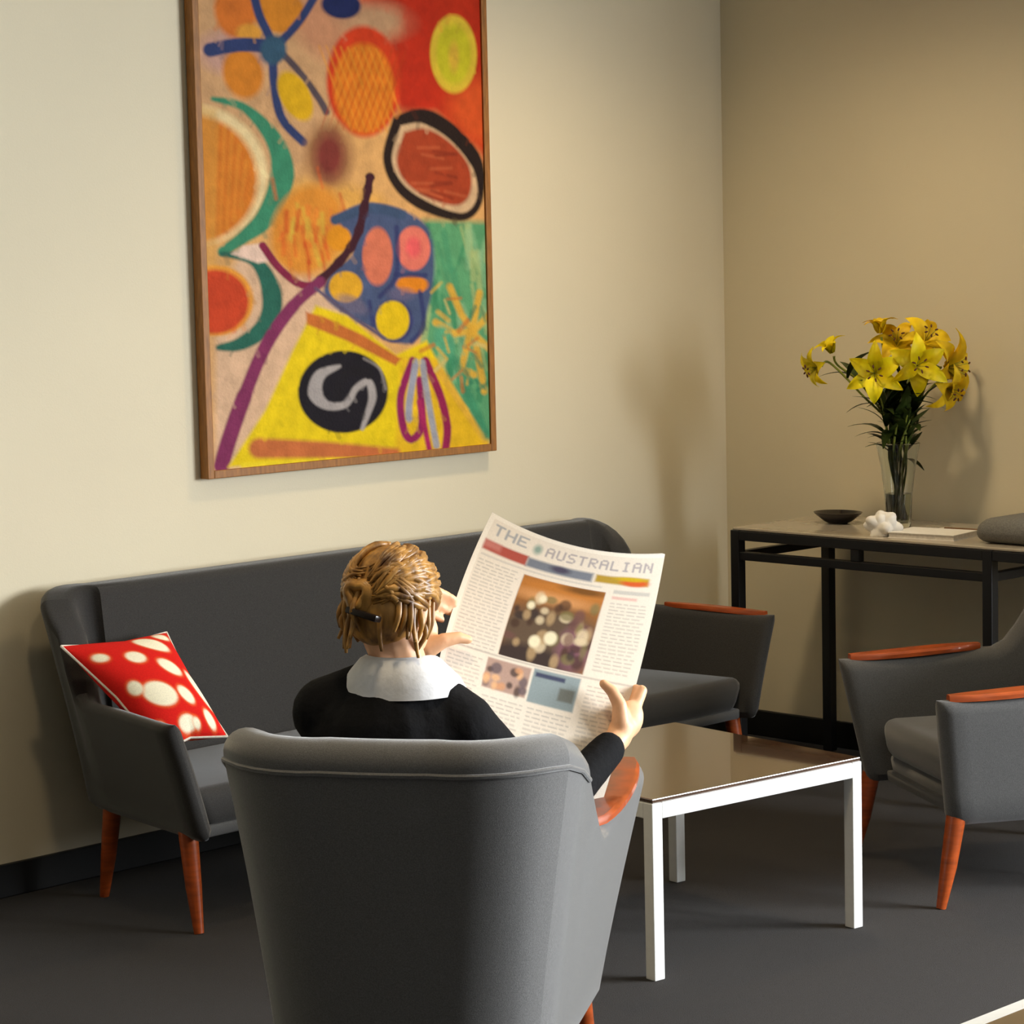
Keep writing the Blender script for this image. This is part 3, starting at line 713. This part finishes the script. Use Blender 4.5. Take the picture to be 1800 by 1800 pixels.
def ball_f(bm, c, r, fx, fy, fz, seg=18):
    rr = bmesh.ops.create_uvsphere(bm, u_segments=seg, v_segments=seg // 2 + 2, radius=1)
    for v in rr['verts']:
        p = v.co.copy(); v.co = Vector(c) + fx * (p.x * r[0]) + fy * (p.y * r[1]) + fz * (p.z * r[2])
def limb(bm, pts, rad, seg=12):
    for p, r in zip(pts, rad): ball(bm, p, r, seg)
    for a, b, ra, rb in zip(pts, pts[1:], rad, rad[1:]): tube(bm, [a, b], [ra, rb], seg)
def person():
    u = Vector((0.848, 0.53, 0)); n = Vector((-0.53, 0.848, 0)); z = Vector((0, 0, 1))
    base = Vector((3.12, 3.40, 0))
    t = thing('person', (0, 0, 0), 'seated person with blond-brown hair, black jacket and white collar, reading a newspaper', 'person')
    pel = Vector((3.115, 3.395, 0.50)); chest = Vector((3.06, 3.375, 0.72)); neck = Vector((3.072, 3.362, 0.860)); head = Vector((3.082, 3.388, 0.972))
    sr = Vector((3.125, 3.265, 0.752)); sl = Vector((2.995, 3.48, 0.775))
    er = Vector((3.29, 3.21, 0.575)); wr = Vector((3.535, 3.262, 0.672)); hr = Vector((3.585, 3.272, 0.730))
    el = Vector((3.16, 3.60, 0.69)); wl = Vector((3.215, 3.48, 0.845)); hl = Vector((3.262, 3.472, 0.925))
    hipr, hipl = pel - n * 0.09, pel + n * 0.09
    kr, kl = hipr + u * 0.40 + z * 0.0, hipl + u * 0.40 + z * 0.0
    ar, al = kr + u * 0.06 - z * 0.42, kl + u * 0.06 - z * 0.42
    # head frame
    fd = (Vector((math.cos(R(14)), math.sin(R(14)), -0.22))).normalized(); sd = fd.cross(z).normalized(); hu = sd.cross(fd).normalized()
    # ---- skin: one continuous figure
    bm = bmesh.new()
    ball_f(bm, head + hu * 0.018, (0.069, 0.086, 0.082), sd, fd, hu)
    ball_f(bm, head + fd * 0.030 - hu * 0.045, (0.052, 0.055, 0.062), sd, fd, hu)
    ball_f(bm, head + fd * 0.062 - hu * 0.092, (0.022, 0.020, 0.018), sd, fd, hu)      # chin
    ball_f(bm, head + fd * 0.092 - hu * 0.030, (0.011, 0.016, 0.013), sd, fd, hu)      # nose
    tube(bm, [head + fd * 0.084 + hu * 0.004, head + fd * 0.098 - hu * 0.026], [0.008, 0.011], 10)
    ball_f(bm, head + fd * 0.082 - hu * 0.060, (0.020, 0.008, 0.006), sd, fd, hu)      # lips
    for s in (-1, 1):
        ball_f(bm, head + sd * (0.070 * s) - fd * 0.004 - hu * 0.018, (0.008, 0.018, 0.030), sd, fd, hu)   # ears
        ball_f(bm, head + sd * (0.028 * s) + fd * 0.076 + hu * 0.012, (0.016, 0.010, 0.007), sd, fd, hu)   # brows
    limb(bm, [neck - z * 0.05, neck, head - hu * 0.05 - fd * 0.012], [0.055, 0.048, 0.050])
    limb(bm, [chest, neck - z * 0.04], [0.11, 0.06]); limb(bm, [pel, chest], [0.12, 0.115])
    limb(bm, [sr, neck - z * 0.03, sl], [0.05, 0.05, 0.05])
    limb(bm, [sr, er, wr], [0.046, 0.036, 0.024]); limb(bm, [sl, el, wl], [0.046, 0.036, 0.024])
    for h, k, a in ((hipr, kr, ar), (hipl, kl, al)):
        limb(bm, [pel, h, k, (k + a) / 2 + u * -0.02, a], [0.10, 0.078, 0.052, 0.050, 0.034]); limb(bm, [a - z * 0.03, a + u * 0.14 - z * 0.045], [0.036, 0.026])
    # hands: palm, four fingers behind the paper, thumb on the reader's side
    away = Vector((0.60, 0.74, 0.30)).normalized()
    def hand(w, c, acr, side_name):
        # acr: direction from the paper's edge towards its middle
        d = (c - w).normalized(); acr = (acr - d * acr.dot(d)).normalized(); back = d.cross(acr).normalized()
        if back.dot(away) < 0: back = -back
        limb(bm, [w, w + d * 0.02], [0.025, 0.026])
        ball_f(bm, w + d * 0.044 - acr * 0.006, (0.030, 0.016, 0.042), acr, back, d)
        for k in range(4):
            o = (k - 1.5) * 0.017
            root = c + d * (0.020 - abs(k - 1.3) * 0.003) - acr * 0.012 + d * o * 0.9 + back * 0.006
            limb(bm, [w + d * 0.012 + back * (o * 0.25) - acr * (o * 0.3), root], [0.018, 0.0115], 10)
            L = (0.036, 0.042, 0.039, 0.030)[3 - k]
            p1 = root + (acr * 0.30 + back * 0.95 + d * 0.30).normalized() * L * 0.62
            p2 = p1 + (acr * 0.95 + back * 0.22 + d * 0.08).normalized() * L * 0.72
            p3 = p2 + (acr * 0.95 + back * 0.10).normalized() * L * 0.42
            limb(bm, [root, p1, p2, p3], [0.0105, 0.0095, 0.0085, 0.0072], 10)
        t0 = w + d * 0.022 + acr * 0.010 - back * 0.012
        t1 = t0 + (acr * 0.5 + d * 0.75 - back * 0.25).normalized() * 0.036
        t2 = t1 + (acr * 0.75 + d * 0.55).normalized() * 0.030
        t3 = t2 + (acr * 0.95 + d * 0.25 + back * 0.1).normalized() * 0.022
        limb(bm, [t0, t1, t2, t3], [0.019, 0.0145, 0.012, 0.0092], 10)
    pe = (Vector(PAPER[1, 1]) - Vector(PAPER[1, 2])).normalized()
    hand(wr, hr, pe, 'right'); hand(wl, hl, -pe, 'left')
    mobj('body', remesh(bm, 0.0042, 3), M['skin'], t, angle=180)
    # ---- clothes
    bm = bmesh.new()
    limb(bm, [pel - z * 0.03, chest], [0.140, 0.140]); ball_f(bm, chest + z * 0.01, (0.165, 0.115, 0.13), n, u, z)
    limb(bm, [sr, (sr + neck) / 2 - z * 0.012, neck - z * 0.055, (sl + neck) / 2 - z * 0.012, sl], [0.066, 0.062, 0.066, 0.062, 0.066])
    limb(bm, [sr, er, wr - (wr - er) * 0.16], [0.064, 0.046, 0.034]); limb(bm, [sl, el, el + (wl - el) * 0.55], [0.064, 0.053, 0.042])
    mobj('jacket', remesh(bm, 0.008, 4), M['jacket'], t, angle=180)
    bm = bmesh.new()
    for h, k, a in ((hipr, kr, ar), (hipl, kl, al)): limb(bm, [pel - z * 0.02, h, k, (k + a) / 2 - u * 0.02, a + z * 0.05], [0.125, 0.098, 0.072, 0.064, 0.056])
    mobj('trousers', remesh(bm, 0.009, 4), M['jacket'], t, angle=180)
    for a in (ar, al):
        bm = bmesh.new(); limb(bm, [a - z * 0.035 - u * 0.02, a + u * 0.07 - z * 0.042, a + u * 0.16 - z * 0.048], [0.042, 0.040, 0.032])
        me = remesh(bm, 0.006, 3)
        for v in me.vertices: v.co.z = max(v.co.z, 0.004)
        mobj('shoe', me, M['shoe'], t, angle=180)
    # collar: a folded white band lying around the neck on the jacket
    bm = bmesh.new(); NS = 40; rings = []
    for k in range(NS):
        a = R(-150) + R(300) * k / (NS - 1)
        dr = (-u * math.cos(a) + n * -math.sin(a))
        fr = smooth01((abs(math.degrees(a)) - 60) / 90)
        top = neck + dr * (0.062 + 0.01 * fr) + z * (0.026 - 0.02 * fr)
        mid = neck + dr * 0.074 + z * (0.020 - 0.02 * fr)
        low = neck + dr * (0.098 + 0.030 * fr + 0.012 * abs(math.sin(a))) - z * (0.045 + 0.03 * fr)
        ring = [top, mid, (mid + low) / 2 + dr * 0.006 + z * 0.004, low, low - dr * 0.007 + z * 0.003, neck + dr * 0.058 - z * 0.05]
        rings.append([bm.verts.new(p) for p in ring])
    for a, b in zip(rings, rings[1:]):
        for k in range(6): bm.faces.new((a[k], a[(k + 1) % 6], b[(k + 1) % 6], b[k]))
    bm.faces.new(rings[0]); bm.faces.new(rings[-1][::-1])
    bmesh.ops.subdivide_edges(bm, edges=bm.edges[:], cuts=1, use_grid_fill=True, smooth=0.3)
    obj('collar', bm, M['shirt'], t, angle=80)
    # ---- hair: cap, combed locks, twisted bun, loose strands
    rs = random.Random(4)
    bm = bmesh.new()
    hc = head + hu * 0.020 - fd * 0.010
    ball_f(bm, hc, (0.076, 0.090, 0.084), sd, fd, hu, 24)
    ball_f(bm, hc - fd * 0.030 - hu * 0.040, (0.068, 0.058, 0.062), sd, fd, hu, 24)
    bmesh.ops.delete(bm, geom=[v for v in bm.verts if (v.co - head).dot(fd) > 0.052 and (v.co - head).dot(hu) < 0.060], context='VERTS')
    hair = obj('hair', bm, M['hair'], t, angle=180)
    knot = head - fd * 0.085 + hu * 0.005 + sd * -0.012
    def on_head(a, b, off):
        # a: around from face over side to back (0 front .. pi back), b: elevation
        d = fd * (math.cos(a) * math.cos(b)) + sd * (math.sin(a) * math.cos(b)) + hu * math.sin(b)
        c = Vector((d.dot(sd) * 0.076, d.dot(fd) * 0.092, d.dot(hu) * 0.085))
        return hc + sd * c.x + fd * c.y + hu * c.z + d * off
    bm = bmesh.new()
    for k in range(120):
        sgn = rs.choice((-1, 1)); a0 = sgn * R(rs.uniform(20, 140)); b0 = R(rs.uniform(-25, 85))
        pts, rad = [], []
        a1, b1 = sgn * R(rs.uniform(150, 178)), R(rs.uniform(-20, 25))
        for i in range(9):
            q = i / 8; a = a0 + (a1 - a0) * q; b = b0 + (b1 - b0) * q + 0.12 * math.sin(PI * q) * rs.uniform(0.5, 1)
            pts.append(on_head(a, b, 0.001 + 0.004 * math.sin(PI * q) + rs.uniform(-0.001, 0.001))); rad.append(0.0022 + 0.0050 * math.sin(PI * min(1, q + 0.12)))
        tube(bm, pts, rad, 6)
    tag(obj('hair_locks', bm, M['hair'], hair, angle=180), kind='stuff')
    bm = bmesh.new()
    for j in range(7):
        pts, rad = [], []
        for i in range(25):
            q = i / 24; a = q * 2 * PI * 1.15 + j * 0.9; rr = 0.030 - 0.002 * j + 0.004 * math.sin(3 * a)
            pts.append(knot - fd * (0.004 + 0.016 * (j / 6)) + sd * (math.cos(a) * rr * 0.95) + hu * (math.sin(a) * rr * 1.05)); rad.append(0.004 + 0.0055 * math.sin(PI * q))
        tube(bm, pts, rad, 8)
    ball_f(bm, knot + fd * 0.004, (0.034, 0.020, 0.036), sd, fd, hu)
    obj('hair_bun', bm, M['hair'], hair, angle=180)
    bm = bmesh.new()
    box(bm, -0.034, 0.034, -0.010, 0.010, -0.006, 0.006, 0.003)
    rot = Matrix((sd, -fd, hu)).transposed() @ Matrix.Rotation(R(12), 3, 'Y')
    for v in bm.verts: v.co = rot @ v.co + knot - hu * 0.034 - fd * 0.022 + sd * 0.020
    tag(obj('hair_clip', bm, M['clip'], hair), 'dark hair clip')
    bm = bmesh.new()
    for k in range(26):
        a = R(rs.uniform(70, 172)) * rs.choice((-1, 1)); p = on_head(a, R(rs.uniform(-30, -5)), 0.002)
        ln = rs.uniform(0.05, 0.085); out = (p - hc); out = (out - hu * out.dot(hu)).normalized()
        pts = [p + hu * 0.03, p, p - hu * ln * 0.5 + out * rs.uniform(0, 0.012), p - hu * ln + out * rs.uniform(-0.012, 0.014) + sd * rs.uniform(-0.008, 0.008)]
        pts = [Vector(q) for q in spline(pts, 4)]
        tube(bm, pts, [0.003 + 0.0028 * math.sin(PI * i / (len(pts) - 1)) for i in range(len(pts))], 6)
    tag(obj('loose_strands', bm, M['hair'], hair, angle=180), kind='stuff')
person()

# ------------------------------------------------------------------ things on the console
def vase_and_flowers():
    vx, vy = 6.185, 4.555
    t = thing('glass_vase', (vx, vy, ZT), 'tall flared clear glass vase with water on the console table', 'vase')
    bm = bmesh.new()
    pr = [(0, 0), (0.034, 0), (0.037, 0.004), (0.038, 0.03), (0.042, 0.10), (0.052, 0.18), (0.066, 0.25), (0.063, 0.252), (0.049, 0.18), (0.039, 0.10), (0.034, 0.03), (0.030, 0.014), (0, 0.012)]
    lathe(bm, pr, 40); obj('glass', bm, M['glass'], t)
    bm = bmesh.new(); lathe(bm, [(0, 0.0125), (0.0297, 0.0145), (0.0336, 0.03), (0.0386, 0.10), (0, 0.10)], 40); obj('water', bm, M['water'], t)
    top = Vector((vx, vy, ZT + 0.25))
    cam_dir = Vector((-0.707, -0.707, 0.0)); rt = Vector((0.707, -0.707, 0))
    rs = random.Random(8)
    def petal(L, W, curl, bend):
        bm = bmesh.new(); N = 9; rows = []
        for i in range(N):
            q = i / (N - 1); wd = W * math.sin(PI * min(1, 0.08 + 0.92 * q) ** 0.8) ** 0.8 * (1 if q < 0.98 else 0.1) + 0.002
            x = L * q * math.cos(bend * q); zz = L * 0.45 * math.sin(q * 1.6) - curl * q ** 3 * L
            rows.append([bm.verts.new((x, s * wd / 2, zz + 0.10 * wd * (abs(s) - 0.3) + off)) for s, off in ((-1, 0), (-0.5, 0), (0, -0.002), (0.5, 0), (1, 0))])
        for a, b in zip(rows, rows[1:]):
            for k in range(4): bm.faces.new((a[k], a[k + 1], b[k + 1], b[k]))
        bmesh.ops.solidify(bm, geom=bm.faces[:], thickness=0.0012)
        return bm
    def mk(bm, name):
        bmesh.ops.recalc_face_normals(bm, faces=bm.faces); me = bpy.data.meshes.new(name); bm.to_mesh(me); bm.free()
        for p in me.polygons: p.use_smooth = True
        return me
    pet_o = mk(petal(0.100, 0.044, 0.50, 0.2), 'petal'); pet_i = mk(petal(0.094, 0.054, 0.46, 0.2), 'petal')
    pet_o2, pet_i2 = pet_o.copy(), pet_i.copy()
    for m_, k in ((pet_o, 'petal'), (pet_i, 'petal'), (pet_o2, 'petal2'), (pet_i2, 'petal2')): m_.materials.append(M[k])
    bmf = bmesh.new()
    for k in range(6):
        a = k * PI / 3 + 0.2; e = Vector((0.020 * math.cos(a), 0.020 * math.sin(a), 0.058)); tube(bmf, [(0, 0, 0.005), e * 0.6 + Vector((0, 0, 0.006)), e], [0.0012] * 3, 5)
    fil = mk(bmf, 'filament'); fil.materials.append(M['bud'])
    bma = bmesh.new(); ball(bma, (0, 0, 0), (0.0065, 0.0028, 0.0028), 8); anth = mk(bma, 'anther'); anth.materials.append(M['stamen'])
    def leaf_mesh(L, W, droop):
        bm = bmesh.new(); rows = []
        for i in range(8):
            q = i / 7; wd = W * math.sin(PI * (0.06 + 0.92 * q)) + 0.001
            rows.append([bm.verts.new((L * q, s * wd / 2, L * 0.35 * q - droop * L * q * q + 0.1 * abs(s) * wd)) for s in (-1, 0, 1)])
        for a, b in zip(rows, rows[1:]):
            for k in range(2): bm.faces.new((a[k], a[k + 1], b[k + 1], b[k]))
        bmesh.ops.solidify(bm, geom=bm.faces[:], thickness=0.001); me = mk(bm, 'leaf'); me.materials.append(M['leaf']); return me
    leaves = [leaf_mesh(0.10, 0.026, 0.35), leaf_mesh(0.12, 0.032, 0.7), leaf_mesh(0.09, 0.030, 0.1)]
    def link(name, me, par, mw):
        o = bpy.data.objects.new(name, me); COL.objects.link(o); o.parent = par; o.matrix_local = mw; return o
    def frame(axis, pos, spin=0.0):
        q = Vector(axis).normalized().to_track_quat('Z', 'Y').to_matrix(); return Matrix.Translation(pos) @ (q @ Matrix.Rotation(spin, 3, 'Z')).to_4x4()
    def lily(pos, axis, label, deep=False, scale=1.0, spin=0.0, open_=1.0, nleaf=4, k=0):
        pos = Vector(pos); ang = 2 * PI * k / 9
        foot = Vector((vx + 0.020 * math.cos(ang), vy + 0.020 * math.sin(ang), ZT + 0.022))
        mouth = Vector((vx, vy, ZT + 0.24)) + Vector((0.040 * math.cos(ang + 2.6), 0.040 * math.sin(ang + 2.6), 0)) * 0.7
        axis = Vector(axis).normalized()
        root = thing('lily', foot, label, 'flower', group='yellow lilies in the glass vase')
        tip = pos - axis * 0.012
        pts = [Vector(p) for p in spline([foot, mouth, mouth + (tip - mouth) * 0.55 + Vector((0, 0, 0.03)), tip - axis * 0.03, tip], 6)]
        bm = bmesh.new(); tube(bm, [p - foot for p in pts], [0.0034] * (len(pts) - 1) + [0.0045], 7); obj('stem', bm, M['stem'], root)
        fr = frame(axis, pos - foot, spin)
        for j in range(6):
            me = (pet_o2 if j % 2 else pet_i2) if deep else (pet_o if j % 2 else pet_i)
            mloc = fr @ Matrix.Rotation(j * PI / 3, 4, 'Z') @ Matrix.Rotation(-R(8) - (1 - open_) * R(50) + rs.uniform(-0.12, 0.12), 4, 'Y') @ Matrix.Scale(scale * rs.uniform(0.92, 1.06), 4)
            link('petal', me, root, mloc)
        if open_ > 0.6:
            link('filaments', fil, root, fr @ Matrix.Scale(scale, 4))
            for j in range(6):
                a = j * PI / 3 + 0.2; link('anther', anth, root, fr @ Matrix.Translation(Vector((0.020 * math.cos(a), 0.020 * math.sin(a), 0.059)) * scale) @ Matrix.Rotation(a, 4, 'Z'))
        for j in range(nleaf):
            q = rs.uniform(0.32, 0.62); p = pts[int(q * (len(pts) - 1))]
            a = rs.uniform(0, 2 * PI); dv = Vector((math.cos(a), math.sin(a), 0))
            yv = Vector((0, 0, 1)).cross(dv); mt = Matrix((dv, yv, Vector((0, 0, 1)))).transposed().to_4x4(); mt.translation = p - foot
            link('leaf', leaves[j % 3], root, mt @ Matrix.Rotation(-R(rs.uniform(10, 60)), 4, 'Y') @ Matrix.Scale(rs.uniform(0.7, 1.15), 4))
        return root
    def at(px, up, dep): return Vector((vx, vy, 0)) + rt * px - cam_dir * dep + Vector((0, 0, up))
    F = cam_dir
    lily(at(-0.075, 1.215, -0.05), F + Vector((0, 0, 0.05)) - rt * 0.15, 'bright yellow lily facing the camera, left of the two central blooms', spin=0.5, k=0)
    lily(at(0.045, 1.235, -0.07), F + Vector((0, 0, 0.1)) + rt * 0.05, 'bright yellow star-shaped lily facing the camera, right of the two central blooms', spin=0.52, k=1)
    lily(at(0.140, 1.225, 0.00), rt * 0.75 + F * 0.6 + Vector((0, 0, 0.05)), 'deep yellow lily turned to the right at the right edge of the bouquet', True, 1.2, spin=0.2, k=2)
    lily(at(0.005, 1.290, 0.05), F * 0.75 + Vector((0, 0, 0.65)) - rt * 0.1, 'deep yellow lily pointing upward at the top centre of the bouquet', True, 0.95, k=3)
    lily(at(0.085, 1.300, 0.03), F * 0.7 + rt * 0.25 + Vector((0, 0, 0.6)), 'deep yellow lily at the top right of the bouquet', True, 0.95, k=4)
    lily(at(-0.235, 1.235, 0.0), -rt * 0.9 + F * 0.4 + Vector((0, 0, -0.25)), 'small yellow lily nodding at the far left of the bouquet', False, 0.72, spin=0.3, k=5, nleaf=2)
    lily(at(-0.19, 1.275, 0.02), -rt * 0.4 + Vector((0, 0, 0.9)) + F * 0.2, 'half-open pale lily at the upper left of the bouquet', False, 0.62, open_=0.45, k=6, nleaf=2)
    lily(at(-0.045, 1.330, 0.03), -rt * 0.15 + Vector((0, 0, 1)), 'half-open yellow lily at the very top of the bouquet', True, 0.70, open_=0.4, k=7, nleaf=2)
    lily(at(0.140, 1.165, -0.03), rt * 0.55 + F * 0.7 - Vector((0, 0, 0.35)), 'deep yellow lily drooping below the right edge bloom', True, 0.85, spin=0.7, k=8)
    # leafy filler stems
    for k, (px, dep, hh) in enumerate(((-0.05, -0.03, 0.34), (0.05, -0.02, 0.33), (0.0, 0.03, 0.36), (0.02, -0.05, 0.31), (-0.02, 0.04, 0.33))):
        foot = Vector((vx + 0.012 * math.cos(k * 1.3), vy + 0.012 * math.sin(k * 1.3), ZT + 0.025))
        root = thing('leafy_stem', foot, 'dark green leafy stem among the lilies in the vase', 'foliage', group='leafy stems in the glass vase')
        tip = at(px, ZT + hh + 0.03, dep)
        pts = [Vector(p) for p in spline([foot, Vector((vx, vy, ZT + 0.22)) + rt * px * 0.4, tip], 8)]
        bm = bmesh.new(); tube(bm, [p - foot for p in pts], 0.003, 6); obj('stem', bm, M['stem'], root)
        for j in range(22):
            p = pts[int(rs.uniform(0.48, 1.0) * (len(pts) - 1))]; a = rs.uniform(0, 2 * PI); dv = Vector((math.cos(a), math.sin(a), 0))
            yv = Vector((0, 0, 1)).cross(dv); mt = Matrix((dv, yv, Vector((0, 0, 1)))).transposed().to_4x4(); mt.translation = p - foot
            link('leaf', leaves[j % 3], root, mt @ Matrix.Rotation(-R(rs.uniform(-5, 70)), 4, 'Y') @ Matrix.Scale(rs.uniform(0.7, 1.15), 4))
vase_and_flowers()

def console_items():
    # low black dish
    bm = bmesh.new(); lathe(bm, [(0, 0), (0.03, 0), (0.045, 0.006), (0.075, 0.028), (0.080, 0.034), (0.076, 0.034), (0.045, 0.012), (0, 0.008)], 36)
    for v in bm.verts: v.co.x *= 0.8
    d = obj('dish', bm, M['dish'], None); d.location = (6.17, 4.77, ZT); tag(d, 'low black dish on the left end of the console table', 'dish')
    # crumpled white napkin
    bm = bmesh.new(); bmesh.ops.create_icosphere(bm, subdivisions=4, radius=1); rs = np.random.RandomState(2)
    dirs = rs.normal(size=(16, 3)); dirs /= np.linalg.norm(dirs, axis=1)[:, None]
    for v in bm.verts:
        p = np.array(v.co); k = max(abs(float(p @ d_)) ** 8 * a for d_, a in zip(dirs, np.linspace(0.2, 0.6, 16))); f = 0.72 + k
        v.co = Vector((p[0] * 0.042 * f, p[1] * 0.046 * f, max(-0.026, p[2] * 0.040 * f) + 0.026))
    nk = obj('napkin', bm, M['paperw'], None, angle=25); nk.location = (5.975, 4.455, ZT); tag(nk, 'crumpled white paper napkin in front of the glass vase', 'napkin')
    # white booklet
    t = thing('booklet', (6.03, 4.32, ZT), 'closed white booklet lying flat beside the crumpled napkin', 'booklet', R(8))
    obj('cover', B(-0.075, 0.075, -0.105, 0.105, 0.014, 0.016), M['paperw'], t, smooth=False); obj('pages', B(-0.073, 0.073, -0.103, 0.103, 0.0015, 0.014), M['newsp'], t, smooth=False); obj('cover', B(-0.075, 0.075, -0.105, 0.105, 0, 0.0015), M['paperw'], t, smooth=False)
    # pencil
    t = thing('pencil', (6.20, 4.33, ZT + 0.0042), 'thin brown pencil lying behind the white booklet', 'pencil', R(97))
    bm = bmesh.new(); tube(bm, [(-0.075, 0, 0), (0.065, 0, 0)], 0.004, 6); obj('barrel', bm, M['pencil'], t, smooth=False)
    bm = bmesh.new(); tube(bm, [(0.065, 0, 0), (0.083, 0, 0)], [0.004, 0.0006], 6); obj('tip', bm, M['cream'], t, smooth=False)
    # grey soft case
    bm = bmesh.new(); box(bm, -0.12, 0.12, -0.15, 0.15, 0, 0.085, 0.04, 4)
    for v in bm.verts: v.co.z *= 1 - 0.35 * min(1, (v.co.x / 0.12) ** 2 * 0.4 + (v.co.y / 0.15) ** 2 * 0.6)
    t = thing('soft_case', (6.08, 3.99, ZT), 'rounded grey felt case on the right end of the console table', 'case')
    obj('body', bm, M['greycloth'], t)
    bm = bmesh.new(); pts = [(0.121 * math.cos(a), 0.151 * math.sin(a) * 0.9, 0.030) for a in np.linspace(-1.2, 1.2, 20)]; tube(bm, pts, 0.003, 6); obj('zip', bm, M['black'], t)
console_items()
